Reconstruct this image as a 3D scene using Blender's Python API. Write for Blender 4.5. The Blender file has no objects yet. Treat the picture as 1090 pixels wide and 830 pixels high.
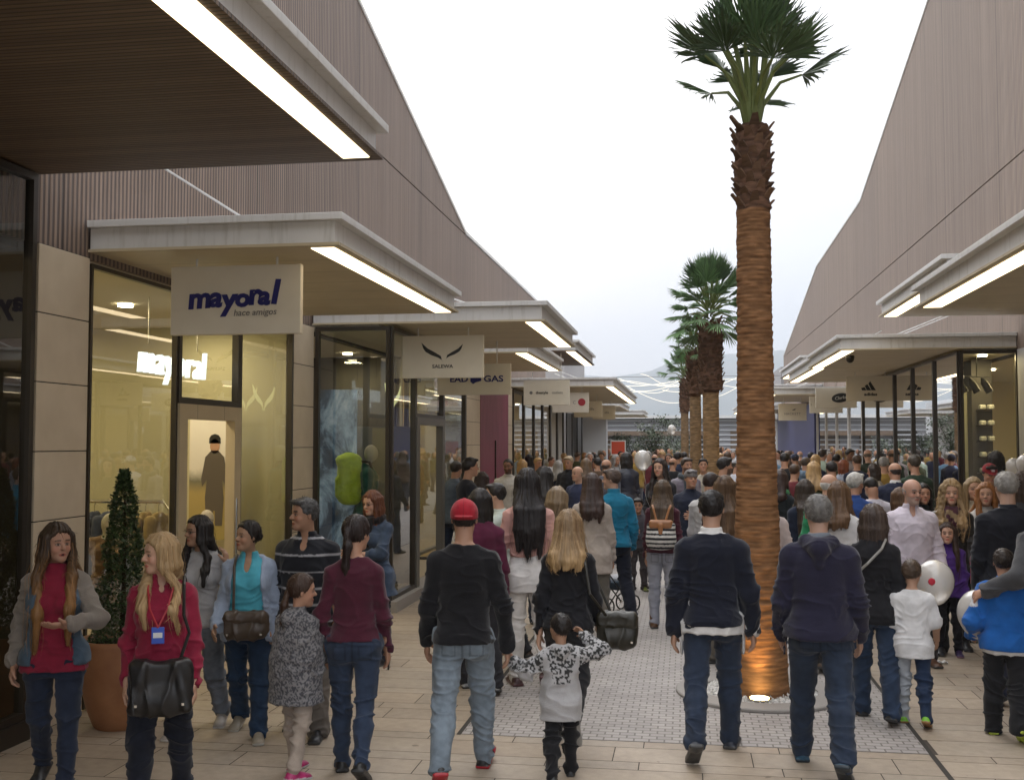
import bpy, bmesh, math, random
import numpy as np
from mathutils import Vector, Matrix, Euler
PI = math.pi
SC = bpy.context.scene
COL = SC.collection
RNG = random.Random(7)

# ------------------------------------------------------------------ camera
W0, H0, FPX = 1090.0, 830.0, 1150.0
CAM_Z = 2.07
YAW, PITCH = math.radians(9.09), math.radians(2.74)
def make_camera():
    cd = bpy.data.cameras.new('camera'); co = bpy.data.objects.new('camera', cd); COL.objects.link(co)
    cd.sensor_width = 36.0; cd.lens = FPX / W0 * 36.0
    cd.clip_start = 0.1; cd.clip_end = 6000
    co.location = (0, 0, CAM_Z); co.rotation_euler = (PI/2 + PITCH, 0, YAW)
    SC.camera = co
CR = Euler((PI/2 + PITCH, 0, YAW)).to_matrix()
def ray(px, py):
    return CR @ Vector(((px - W0/2)/FPX, -(py - H0/2)/FPX, -1))
def at_y(px, py, Y):
    r = ray(px, py); t = Y/r.y
    return Vector((r.x*t, Y, CAM_Z + r.z*t))
def at_z(px, py, z=0.0):
    r = ray(px, py); t = (z - CAM_Z)/r.z
    return Vector((r.x*t, r.y*t, z))

# ------------------------------------------------------------------ object helpers
def link(o, parent=None):
    COL.objects.link(o)
    if parent is not None: o.parent = parent
    return o
def tag(o, label=None, cat=None, group=None, kind=None):
    if label: o['label'] = label
    if cat: o['category'] = cat
    if group: o['group'] = group
    if kind: o['kind'] = kind
    return o
def empty(name, loc=(0,0,0), rz=0.0, label=None, cat=None, group=None):
    o = bpy.data.objects.new(name, None); COL.objects.link(o)
    o.location = loc; o.rotation_euler = (0, 0, rz); o.empty_display_size = 0.1
    return tag(o, label, cat, group)
def mesh_obj(name, verts, faces, mat, parent=None, smooth=True, cols=None, loc=None):
    me = bpy.data.meshes.new(name)
    if isinstance(verts, np.ndarray) and isinstance(faces, np.ndarray):
        n = len(verts); m = len(faces); k = faces.shape[1] if m else 4
        me.vertices.add(n); me.vertices.foreach_set('co', verts.astype(np.float32).ravel())
        me.loops.add(m*k); me.loops.foreach_set('vertex_index', faces.astype(np.int32).ravel())
        me.polygons.add(m); me.polygons.foreach_set('loop_start', np.arange(0, m*k, k, dtype=np.int32))
        me.polygons.foreach_set('loop_total', np.full(m, k, dtype=np.int32))
        me.update(calc_edges=True)
    else:
        me.from_pydata([tuple(v) for v in verts], [], [tuple(f) for f in faces])
    if smooth: me.polygons.foreach_set('use_smooth', np.ones(len(me.polygons), dtype=bool))
    if cols is not None:
        a = me.color_attributes.new('Col', 'FLOAT_COLOR', 'POINT')
        c = np.ones((len(me.vertices), 4), np.float32); c[:, :3] = cols
        a.data.foreach_set('color', c.ravel())
    me.update()
    if mat is not None: me.materials.append(mat)
    o = bpy.data.objects.new(name, me); link(o, parent)
    if loc is not None: o.location = loc
    return o
class MB:
    """collects boxes, tubes, lathes into one mesh"""
    def __init__(s): s.v = []; s.f = []; s.c = []; s.col = (1, 1, 1)
    def add(s, v, f):
        b = len(s.v); s.v += [tuple(q) for q in v]; s.f += [tuple(b+i for i in q) for q in f]; s.c += [s.col]*len(v); return s
    def box(s, x0, x1, y0, y1, z0, z1, M=None):
        v = [(x0,y0,z0),(x1,y0,z0),(x1,y1,z0),(x0,y1,z0),(x0,y0,z1),(x1,y0,z1),(x1,y1,z1),(x0,y1,z1)]
        if M is not None: v = [M @ Vector(q) for q in v]
        return s.add(v, [(0,3,2,1),(4,5,6,7),(0,1,5,4),(1,2,6,5),(2,3,7,6),(3,0,4,7)])
    def quad(s, a, b, c, d): return s.add([a,b,c,d], [(0,1,2,3)])
    def tube(s, pts, r, n=8, cap=True):
        pts = [Vector(p) for p in pts]; rs = r if isinstance(r, (list, tuple)) else [r]*len(pts)
        v = []; f = []; up = None
        for i, p in enumerate(pts):
            t = (pts[min(i+1, len(pts)-1)] - pts[max(i-1, 0)]).normalized()
            if up is None:
                up = Vector((0,0,1)) if abs(t.z) < .9 else Vector((1,0,0))
            a = t.cross(up).normalized(); bb = a.cross(t).normalized(); up = bb
            for k in range(n):
                th = 2*PI*k/n; v.append(p + (a*math.cos(th) + bb*math.sin(th))*rs[i])
        for i in range(len(pts)-1):
            for k in range(n):
                f.append((i*n+k, i*n+(k+1)%n, (i+1)*n+(k+1)%n, (i+1)*n+k))
        if cap: f.append(tuple(range(n-1,-1,-1))); f.append(tuple((len(pts)-1)*n+k for k in range(n)))
        return s.add(v, f)
    def lathe(s, prof, n=24, c=(0,0), cap=True):
        v = []; f = []
        for r, z in prof:
            for k in range(n):
                th = 2*PI*k/n; v.append((c[0]+r*math.cos(th), c[1]+r*math.sin(th), z))
        for i in range(len(prof)-1):
            for k in range(n):
                f.append((i*n+k, i*n+(k+1)%n, (i+1)*n+(k+1)%n, (i+1)*n+k))
        if cap: f.append(tuple(range(n-1,-1,-1))); f.append(tuple((len(prof)-1)*n+k for k in range(n)))
        return s.add(v, f)
    def poly(s, pts, d):
        """extrude a planar polygon by vector d"""
        n = len(pts); d = Vector(d); p = [Vector(q) for q in pts]
        v = p + [q + d for q in p]
        f = [tuple(range(n-1,-1,-1)), tuple(range(n, 2*n))] + [(i, (i+1)%n, n+(i+1)%n, n+i) for i in range(n)]
        return s.add(v, f)
    def build(s, name, mat, parent=None, smooth=False, bevel=0.0, colors=False, loc=None):
        o = mesh_obj(name, s.v, s.f, mat, parent, smooth, cols=np.array(s.c) if colors else None, loc=loc)
        if bevel > 0:
            m = o.modifiers.new('b', 'BEVEL'); m.width = bevel; m.segments = 2; m.limit_method = 'ANGLE'; m.angle_limit = math.radians(40)
        return o
def new_from_eval(o):
    dg = bpy.context.evaluated_depsgraph_get()
    return bpy.data.meshes.new_from_object(o.evaluated_get(dg))
def text_obj(name, body, size, mat, parent, M, extrude=0.003, align='CENTER', shear=0.0, sx=1.0, spacing=1.0, offset=0.0, loc=None):
    """lettering converted to a mesh; M places the text plane"""
    cu = bpy.data.curves.new(name, 'FONT'); cu.body = body; cu.size = size; cu.extrude = extrude
    cu.align_x = align; cu.align_y = 'CENTER'; cu.shear = shear; cu.space_character = spacing; cu.offset = offset; cu.resolution_u = 3
    o = bpy.data.objects.new(name, cu); COL.objects.link(o)
    bpy.context.view_layer.update()
    me = new_from_eval(o); bpy.data.objects.remove(o); bpy.data.curves.remove(cu)
    me.transform(M @ Matrix.Diagonal((sx,1,1,1)))
    me.materials.clear(); me.materials.append(mat)
    o = bpy.data.objects.new(name, me); link(o, parent)
    return o

# ------------------------------------------------------------------ materials
def mat(name, base=(.5,.5,.5), rough=.6, metal=0.0, spec=.5, emit=None, es=0.0, coat=0.0, sheen=0.0, sss=0.0):
    m = bpy.data.materials.new(name); m.use_nodes = True
    b = m.node_tree.nodes['Principled BSDF']
    b.inputs['Base Color'].default_value = (*base, 1); b.inputs['Roughness'].default_value = rough
    b.inputs['Metallic'].default_value = metal; b.inputs['Specular IOR Level'].default_value = spec
    b.inputs['Coat Weight'].default_value = coat; b.inputs['Sheen Weight'].default_value = sheen
    if sss: b.inputs['Subsurface Weight'].default_value = sss; b.inputs['Subsurface Radius'].default_value = (.02,.008,.004)
    if emit: b.inputs['Emission Color'].default_value = (*emit, 1); b.inputs['Emission Strength'].default_value = es
    return m
def N(m, t, **kw):
    n = m.node_tree.nodes.new(t)
    for k, v in kw.items():
        if k in n.bl_rna.properties and k not in ('Scale',): setattr(n, k, v)
        else: n.inputs[k.replace('_', ' ')].default_value = v
    return n
def L(m, a, b): m.node_tree.links.new(a, b)
def P(m): return m.node_tree.nodes['Principled BSDF']
def coord(m, scale=(1,1,1), kind='Object', rot=(0,0,0)):
    tc = m.node_tree.nodes.new('ShaderNodeTexCoord'); mp = m.node_tree.nodes.new('ShaderNodeMapping')
    mp.inputs['Scale'].default_value = scale; mp.inputs['Rotation'].default_value = rot
    L(m, tc.outputs[kind], mp.inputs['Vector']); return mp.outputs['Vector']
def noise(m, vec, scale, detail=4, rough=.55, dist=0.0):
    n = m.node_tree.nodes.new('ShaderNodeTexNoise'); n.inputs['Scale'].default_value = scale
    n.inputs['Detail'].default_value = detail; n.inputs['Roughness'].default_value = rough; n.inputs['Distortion'].default_value = dist
    if vec is not None: L(m, vec, n.inputs['Vector'])
    return n.outputs['Fac']
def ramp(m, fac, stops):
    r = m.node_tree.nodes.new('ShaderNodeValToRGB'); e = r.color_ramp.elements
    while len(e) < len(stops): e.new(.5)
    for i, (p, c) in enumerate(stops): e[i].position = p; e[i].color = (*c, 1) if len(c) == 3 else c
    L(m, fac, r.inputs['Fac']); return r.outputs['Color']
def mixc(m, a, b, fac, mode='MIX'):
    x = m.node_tree.nodes.new('ShaderNodeMix'); x.data_type = 'RGBA'; x.blend_type = mode
    for s, v in ((6, a), (7, b)):
        if isinstance(v, (tuple, list)): x.inputs[s].default_value = (*v, 1)
        else: L(m, v, x.inputs[s])
    if isinstance(fac, (int, float)): x.inputs[0].default_value = fac
    else: L(m, fac, x.inputs[0])
    return x.outputs[2]
def bump(m, h, strength=.3, dist=.01, chain=None):
    b = m.node_tree.nodes.new('ShaderNodeBump'); b.inputs['Strength'].default_value = strength; b.inputs['Distance'].default_value = dist
    L(m, h, b.inputs['Height'])
    if chain is not None: L(m, chain, b.inputs['Normal'])
    L(m, b.outputs['Normal'], P(m).inputs['Normal']); return b.outputs['Normal']
def math_n(m, op, a, b=None):
    x = m.node_tree.nodes.new('ShaderNodeMath'); x.operation = op
    for i, v in enumerate((a, b)):
        if v is None: continue
        if isinstance(v, (int, float)): x.inputs[i].default_value = v
        else: L(m, v, x.inputs[i])
    return x.outputs[0]
def attr_mat(name, rough=.8, bump_scale=0, bstr=.2, bdist=.002, spec=.4, sheen=0.0, sss=0.0, mottling=0.0, coat=0.0, metal=0.0, stretch=(1,1,1)):
    m = mat(name, rough=rough, spec=spec, sheen=sheen, sss=sss, coat=coat, metal=metal)
    a = m.node_tree.nodes.new('ShaderNodeAttribute'); a.attribute_name = 'Col'
    c = a.outputs['Color']; v = coord(m, stretch)
    if mottling:
        f = noise(m, v, 14, 5); k = ramp(m, f, [(.3, (1-mottling,)*3), (.7, (1+mottling,)*3)])
        c = mixc(m, c, k, 1.0, 'MULTIPLY')
    L(m, c, P(m).inputs['Base Color'])
    if bump_scale: bump(m, noise(m, v, bump_scale, 3), bstr, bdist)
    return m
M = {}
def lib():
    M['cloth'] = attr_mat('woven_cloth', .88, 260, .35, .002, .25, .12, mottling=.14)
    M['skin'] = attr_mat('skin', .55, 180, .12, .001, .4, sss=.06, mottling=.05)
    M['hair'] = attr_mat('hair_strands', .5, 90, .6, .004, .35, mottling=.35, stretch=(1,1,.12))
    M['leather'] = attr_mat('leather', .42, 120, .35, .002, .5, mottling=.12)
    M['knit'] = attr_mat('knit_cloth', .95, 140, .6, .004, .2, .2, mottling=.1)
    M['metal_dark'] = mat('dark_anodised_metal', (.035,.033,.03), .38, .6)
    M['chrome'] = mat('buckle_metal', (.6,.58,.52), .25, 1.0)
# ------------------------------------------------------------------ signed distance modelling
def vnoise(p, seed=0):
    """value noise on points (N,3) -> (N,) in -1..1"""
    i = np.floor(p).astype(np.int64); f = p - i; f = f*f*(3-2*f)
    def h(a, b, c):
        n = (a*374761393 + b*668265263 + c*2147483647 + seed*1274126177) & 0xffffffff
        n = ((n ^ (n >> 13)) * 1274126177) & 0xffffffff
        return ((n ^ (n >> 16)) & 0xffff)/32767.5 - 1.0
    x, y, z = i[:,0], i[:,1], i[:,2]; r = 0
    for dx in (0,1):
        for dy in (0,1):
            for dz in (0,1):
                w = (f[:,0] if dx else 1-f[:,0])*(f[:,1] if dy else 1-f[:,1])*(f[:,2] if dz else 1-f[:,2])
                r = r + w*h(x+dx, y+dy, z+dz)
    return r
V3 = lambda *a: np.array(a, float)
def nrm(v): v = np.asarray(v, float); return v/(np.linalg.norm(v)+1e-12)
class Sdf:
    def __init__(s): s.ops = []; s.lo = V3(9,9,9); s.hi = V3(-9,-9,-9)
    def _add(s, op, fn, lo, hi, k):
        s.ops.append((op, fn, np.asarray(lo, float), np.asarray(hi, float), k))
        if op == 'u': s.lo = np.minimum(s.lo, lo); s.hi = np.maximum(s.hi, hi)
        return s
    def rc(s, a, b, ra, rb, k=.02, op='u', flat=None, fs=1.0):
        """round cone; flat: direction in which the section is squeezed by fs"""
        a = np.asarray(a, float); b = np.asarray(b, float); d = b-a; l2 = float(d@d)+1e-12
        R = max(ra, rb)
        if flat is not None: fl = nrm(flat)
        def fn(X, Y, Z):
            px, py, pz = X-a[0], Y-a[1], Z-a[2]
            t = np.clip((px*d[0]+py*d[1]+pz*d[2])/l2, 0, 1)
            qx, qy, qz = px-t*d[0], py-t*d[1], pz-t*d[2]
            r2 = qx*qx+qy*qy+qz*qz
            if flat is not None:
                w = qx*fl[0]+qy*fl[1]+qz*fl[2]; r2 = r2 + w*w*(1/(fs*fs)-1)
            dd = np.sqrt(r2) - (ra + (rb-ra)*t)
            return dd
        return s._add(op, fn, np.minimum(a, b)-R, np.maximum(a, b)+R, k)
    def ell(s, c, r, R=None, k=.02, op='u'):
        c = np.asarray(c, float); r = np.asarray(r, float)*np.ones(3)
        m = float(r.max())
        def fn(X, Y, Z):
            x, y, z = X-c[0], Y-c[1], Z-c[2]
            if R is not None:
                x, y, z = (R[0,0]*x+R[1,0]*y+R[2,0]*z, R[0,1]*x+R[1,1]*y+R[2,1]*z, R[0,2]*x+R[1,2]*y+R[2,2]*z)
            k0 = np.sqrt((x/r[0])**2+(y/r[1])**2+(z/r[2])**2)
            k1 = np.sqrt((x/r[0]**2)**2+(y/r[1]**2)**2+(z/r[2]**2)**2)+1e-9
            return k0*(k0-1)/k1
        e = V3(m,m,m) if R is not None else r
        return s._add(op, fn, c-e, c+e, k)
    def box(s, c, h, R=None, rad=.01, k=.01, op='u'):
        c = np.asarray(c, float); h = np.asarray(h, float); e = np.linalg.norm(h) if R is not None else h
        def fn(X, Y, Z):
            x, y, z = X-c[0], Y-c[1], Z-c[2]
            if R is not None:
                x, y, z = (R[0,0]*x+R[1,0]*y+R[2,0]*z, R[0,1]*x+R[1,1]*y+R[2,1]*z, R[0,2]*x+R[1,2]*y+R[2,2]*z)
            qx, qy, qz = np.abs(x)-h[0]+rad, np.abs(y)-h[1]+rad, np.abs(z)-h[2]+rad
            o = np.sqrt(np.maximum(qx,0)**2+np.maximum(qy,0)**2+np.maximum(qz,0)**2)
            return o + np.minimum(np.maximum(qx, np.maximum(qy, qz)), 0) - rad
        return s._add(op, fn, c-e, c+e, k)
    def loft(s, zs, a, b, yc, off=0.0, k=.02, op='u', xc=None, pw=2.3):
        """vertical stack of superellipse sections"""
        zs = np.asarray(zs, float); a = np.asarray(a, float)+off; b = np.asarray(b, float)+off; yc = np.asarray(yc, float)
        xc = np.zeros_like(zs) if xc is None else np.asarray(xc, float)
        def fn(X, Y, Z):
            A = np.interp(Z, zs, a); B = np.interp(Z, zs, b); C = np.interp(Z, zs, yc); Cx = np.interp(Z, zs, xc)
            x = np.abs(X-Cx)/A; y = np.abs(Y-C)/B
            q = (x**pw+y**pw)**(1/pw)
            d = (q-1)*np.minimum(A, B)*.9
            dz = np.maximum(zs[0]-Z, Z-zs[-1])
            return np.where(dz > 0, np.sqrt(np.maximum(d,0)**2+dz*dz), np.maximum(d, dz))
        m = V3(a.max()+abs(xc).max(), b.max()+abs(yc).max(), 0)
        return s._add(op, fn, V3(-m[0], -m[1], zs[0]), V3(m[0], m[1], zs[-1]), k)
    def cut(s, fn, k=.006):
        """keep where fn(X,Y,Z) <= 0 (applied to the whole field)"""
        s.ops.append(('i', fn, None, None, k)); return s
    def mesh(s, h):
        mg = .03+2*h; lo = s.lo-mg; n = np.ceil((s.hi+mg-lo)/h).astype(int)+1
        ax = [lo[i]+h*np.arange(n[i]) for i in range(3)]
        V = np.full(n, .3, np.float32)
        for op, fn, a, b, k in s.ops:
            if op == 'i':
                d = fn(ax[0][:,None,None], ax[1][None,:,None], ax[2][None,None,:])
                q = np.clip(.5-.5*(V-d)/k, 0, 1); V = (V+(d-V)*q + k*q*(1-q)).astype(np.float32); continue
            m = k+h*2+.006
            i0 = np.clip(((a-m-lo)/h).astype(int), 0, n-1); i1 = np.clip(((b+m-lo)/h).astype(int)+2, 1, n)
            sl = tuple(slice(i0[i], i1[i]) for i in range(3))
            X = ax[0][sl[0]][:,None,None]; Y = ax[1][sl[1]][None,:,None]; Z = ax[2][sl[2]][None,None,:]
            d = fn(X, Y, Z); v = V[sl]
            if op == 'u':
                q = np.clip(.5+.5*(v-d)/k, 0, 1); V[sl] = v+(d-v)*q - k*q*(1-q)
            else:
                d = -d; q = np.clip(.5-.5*(v-d)/k, 0, 1); V[sl] = v+(d-v)*q + k*q*(1-q)
        return surface_nets(V, lo, h)
def surface_nets(V, lo, h):
    I = (V < 0)
    c = [I[dx:I.shape[0]-1+dx, dy:I.shape[1]-1+dy, dz:I.shape[2]-1+dz] for dx in (0,1) for dy in (0,1) for dz in (0,1)]
    sm = sum(q.astype(np.int8) for q in c)
    act = np.argwhere((sm > 0) & (sm < 8))
    if len(act) == 0: return np.zeros((0,3)), np.zeros((0,4), int)
    idx = np.full(sm.shape, -1, np.int32); idx[tuple(act.T)] = np.arange(len(act))
    P0 = np.zeros((len(act), 3)); cnt = np.zeros(len(act))
    off = np.array([(0,0,0),(1,0,0),(0,1,0),(1,1,0),(0,0,1),(1,0,1),(0,1,1),(1,1,1)])
    val = [V[act[:,0]+o[0], act[:,1]+o[1], act[:,2]+o[2]] for o in off]
    for a, b in ((0,1),(2,3),(4,5),(6,7),(0,2),(1,3),(4,6),(5,7),(0,4),(1,5),(2,6),(3,7)):
        va, vb = val[a], val[b]; m = (va < 0) != (vb < 0)
        t = np.where(m, va/np.where(m, va-vb, 1), 0)
        p = off[a] + t[:,None]*(off[b]-off[a])
        P0 += p*m[:,None]; cnt += m
    verts = (act + P0/cnt[:,None])*h + lo
    F = []
    for ax in range(3):
        u, w = (ax+1) % 3, (ax+2) % 3
        A = np.take(I, range(0, I.shape[ax]-1), ax); B = np.take(I, range(1, I.shape[ax]), ax)
        e = np.argwhere(A != B)
        e = e[(e[:,u] > 0) & (e[:,w] > 0) & (e[:,u] < I.shape[u]-1) & (e[:,w] < I.shape[w]-1)]
        if len(e) == 0: continue
        inside = A[tuple(e.T)]
        def g(du, dw):
            q = e.copy(); q[:,u] -= du; q[:,w] -= dw; return idx[tuple(q.T)]
        q = np.stack([g(0,0), g(1,0), g(1,1), g(0,1)], 1)
        q = np.where(inside[:,None], q[:, ::1], q[:, ::-1]); F.append(q)
    F = np.concatenate(F)
    F = F[(F >= 0).all(1)]
    return verts, F
def smooth_norm(v, f):
    a = v[f[:,0]]; n = np.cross(v[f[:,2]]-a, v[f[:,3]]-v[f[:,1]]); o = np.zeros_like(v)
    for i in range(4): np.add.at(o, f[:,i], n)
    return o/(np.linalg.norm(o, axis=1, keepdims=True)+1e-12)
# ------------------------------------------------------------------ people
def rotm(yaw=0, pitch=0, roll=0):
    return np.array(Euler((pitch, roll, yaw)).to_matrix())
def C3(c): return c if callable(c) else (lambda p, c=c: np.tile(np.array(c, float), (len(p), 1)))
SKIN = (.42, .23, .15); SKIN_D = (.27, .14, .085); SKIN_L = (.50, .30, .21)
BLACKH = (.012,.009,.008); BROWNH = (.045,.024,.013); LBROWN = (.12,.065,.032); BLONDE = (.30,.19,.085); GREYH = (.20,.19,.18); WHITEH=(.42,.40,.37)
JEAN = (.012,.020,.044); JEAN_L = (.10,.14,.19); BLACK = (.010,.010,.012); NAVY = (.010,.013,.034); WHITE = (.62,.61,.60)
def stripes(c1, c2, w, ax=2, duty=.5, lo=-9, hi=9):
    def f(p):
        m = (((p[:,ax]/w) % 1.0) < duty) & (p[:,2] > lo) & (p[:,2] < hi)
        return np.where(m[:,None], np.array(c1), np.array(c2))
    return f
def speckle(c1, c2, sc=60, th=.1):
    def f(p):
        m = vnoise(p*sc, 5) > th
        return np.where(m[:,None], np.array(c1), np.array(c2))
    return f
def denim(c, fade=.6):
    def f(p):
        n = .5+.5*vnoise(p*np.array([9,9,5]), 3); m = .5+.5*vnoise(p*45, 8)
        return np.array(c)*(1+fade*(n[:,None]-.3)+.3*(m[:,None]-.5))
    return f
class Fig: pass
def interp_rows(z, zs, v): return np.interp(z, zs, v)
def figure(sp):
    """joint positions of a standing or walking figure, facing +Y"""
    g = Fig(); H = sp['H']; hs = sp.get('hs', 1.0 + max(0, (1.5-H))*.62)
    g.H = H; hh = .137*H*hs; s = (H-hh)/.868; g.s = s; g.hu = hh
    fem = sp.get('sex', 'm') == 'f'; child = H < 1.4; g.fem = fem; g.child = child; fat = sp.get('fat', 0.0)
    zs = V3(.450,.50,.54,.60,.66,.72,.77,.80,.822,.845)
    a = V3(.076,.093,.092,.085,.089,.098,.101,.090,.062,.036) if not fem else V3(.080,.103,.099,.077,.078,.086,.088,.078,.052,.030)
    b = V3(.055,.072,.067,.058,.060,.068,.068,.058,.045,.032)
    yc = V3(-.012,-.014,-.008,0,.002,.002,-.002,-.006,-.010,-.008)
    a = a*.965
    if child: a = a*.97; b = b*1.08
    fz = np.interp(zs, [.45,.55,.62,.72,.8], [.4,.9,1,.7,.25]); a = a*(1+.28*fat*fz); b = b*(1+.55*fat*fz)
    g.zs, g.a, g.b, g.yc = zs*s, a*s, b*s, yc*s + .25*fat*fz*.03*s
    sw = (.097 if not fem else .085)*s*(1+.05*fat)
    # legs
    l1, l2 = .245*s, .235*s; g.leg = []; low = 9
    for sd, (sw_, kn, ab) in zip((-1, 1), sp.get('legs', ((0,2,2.5),(0,2,2.5)))):
        hip = V3(sd*.052*s, -.005*s, .52*s); t = math.radians(sw_); k = math.radians(sw_-kn); q = math.radians(ab)
        d1 = V3(sd*math.sin(q), math.cos(q)*math.sin(t), -math.cos(q)*math.cos(t)); d2 = V3(sd*math.sin(q)*.4, math.sin(k), -math.cos(k)); d2 = nrm(d2)
        knee = hip+d1*l1; ank = knee+d2*l2
        fp = max(0, kn-12-max(0, sw_)*.6)*.85 if kn > 14 else (-12 if sw_ > 14 else 0); fp = math.radians(min(fp, 55))
        to = math.radians(sp.get('toe', 9))*sd
        fd = V3(math.sin(to)*math.cos(fp), math.cos(to)*math.cos(fp), -math.sin(fp)); fu = V3(math.sin(to)*math.sin(fp), math.cos(to)*math.sin(fp), math.cos(fp))
        heel = ank-fd*.030*s-fu*.040*s; toe = ank+fd*.112*s-fu*.040*s
        low = min(low, heel[2], toe[2]); g.leg.append([hip, knee, ank, fd, fu])
    for l in g.leg:      # pitch a lifted foot until its toe rests on the ground
        ank = l[2]; hz = min((ank-l[3]*.030*s-l[4]*.040*s)[2], (ank+l[3]*.112*s-l[4]*.040*s)[2])
        if hz-low > .004:
            fp = math.asin(min(max((ank[2]-low-.036*s)/(.112*s), 0), .93)); to = math.atan2(l[3][0], l[3][1])
            l[3] = V3(math.sin(to)*math.cos(fp), math.cos(to)*math.cos(fp), -math.sin(fp)); l[4] = V3(math.sin(to)*math.sin(fp), math.cos(to)*math.sin(fp), math.cos(fp))
    dz = V3(0, 0, -low)
    # upper body follows
    g.dz = -low; g.leg = [[q+dz if i < 3 else q for i, q in enumerate(l)] for l in g.leg]
    g.zs = g.zs + g.dz
    g.neck = V3(0, -.008*s, .835*s)+dz; g.hc = V3(0, .014*s, H-hh*.5+(g.dz if abs(g.dz) < .08 else 0)*1.0)
    yw, pt = sp.get('head', (0, 0)); g.Rh = rotm(math.radians(yw), math.radians(pt)); g.hc = V3(0, .012*s, .868*s+hh*.5)+dz
    g.hc = g.hc + g.Rh @ V3(0, .012*s, 0)
    # arms
    u1, u2 = .172*s, .150*s; g.arm = []
    for i, sd in enumerate((-1, 1)):
        S = V3(sd*sw, -.010*s, .784*s)+dz; ar = sp.get('arms', (None, None))[i]
        if ar is None: ar = ('h', 0, 6)
        if ar[0] == 'h':        # hanging: swing, abduction, elbow flex
            t = math.radians(ar[1]); q = math.radians(ar[2]); e = math.radians(ar[3] if len(ar) > 3 else 12)
            d1 = V3(sd*math.sin(q), math.cos(q)*math.sin(t), -math.cos(q)*math.cos(t))
            d2 = nrm(V3(sd*math.sin(q)*.3, math.sin(t+e), -math.cos(t+e))); E = S+d1*u1; Wr = E+d2*u2
        else:                    # reach: wrist target (in units of s, or metres for 'a'), elbow hint
            T = V3(*ar[1])*s + dz if ar[0] == 'r' else V3(*ar[1]); hint = V3(*(ar[2] if len(ar) > 2 else (sd*.6, -.4, -.8)))
            v = T-S; dl = np.linalg.norm(v); dl2 = min(dl, (u1+u2)*.985); v = v/dl; T = S+v*dl2
            x = (u1*u1-u2*u2+dl2*dl2)/(2*dl2); y = math.sqrt(max(u1*u1-x*x, 0)); hp = hint-v*(hint@v); E = S+v*x+nrm(hp)*y; Wr = T
        g.arm.append([S, E, Wr])
    return g
def HP(g, x, y, z): return g.hc + g.Rh @ (V3(x, y, z)*g.hu)
def arms_sdf(F, g, off, upto=2.0, loose=1.0, k=.03):
    s = g.s
    for sd, (S, E, Wr) in zip((-1, 1), g.arm):
        r0, r1, r2 = (.0295, .0245, .0185) if not g.fem else (.0265, .0215, .016)
        if g.child: r0, r1, r2 = .031, .027, .021
        F.rc(V3(sd*.04*s, -.008*s, S[2]+.004*s), S, .034*s+off, r0*s+off, k)
        F.rc(V3(sd*.026*s, -.018*s, .842*s+g.dz), V3(sd*.085*s, -.014*s, S[2]+.012*s), .018*s+off*.6, .020*s+off*.6, k)
        if upto <= 1: F.rc(S, S+(E-S)*upto, r0*s+off, r0*s+off*1.5*loose, k)
        else:
            F.rc(S, E, r0*s+off, r1*s+off*loose, k)
            F.rc(E, E+(Wr-E)*(upto-1), r1*s+off*loose, r2*s+off*loose*.9, k)
def hand(F, g, i, curl=.35, pn=None, spread=1.0):
    s = g.s*(1.05 if g.child else 1.0); sd = (-1, 1)[i]; S, E, Wr = g.arm[i]; d = nrm(Wr-E)
    pn = nrm(V3(-sd, 0, 0) if pn is None else pn); w = nrm(np.cross(d, pn))*1.0
    if w[1] < -.2 or (abs(w[1]) <= .2 and w[2] < 0): w = -w
    pn = nrm(pn-d*(pn@d))
    F.rc(Wr, Wr+d*.036*s, .0165*s, .023*s, .008, flat=pn, fs=.52)
    for j, (o, ln) in enumerate(((.021,.036),(.0075,.041),(-.0065,.038),(-.020,.030))):
        b = Wr+d*.047*s+w*o*s*.95; c1 = curl*(.8+.12*j); c2 = curl*2.1
        d1 = d*math.cos(c1)+pn*math.sin(c1)+w*(1.5-j)*.05*spread; d2 = d*math.cos(c2)+pn*math.sin(c2)+w*(1.5-j)*.03*spread
        m = b+d1*ln*.55*s; F.rc(b, m, .0066*s, .0056*s, .003); F.rc(m, m+d2*ln*.5*s, .0056*s, .0046*s, .003)
    b = Wr+d*.012*s+w*.016*s; t1 = nrm(d*.62+w*.72+pn*.25); t2 = nrm(d*.85+w*.25+pn*.5)
    F.rc(b, b+t1*.028*s, .0095*s, .0072*s, .006); F.rc(b+t1*.028*s, b+t1*.028*s+t2*.024*s, .0068*s, .0052*s, .003)
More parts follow.
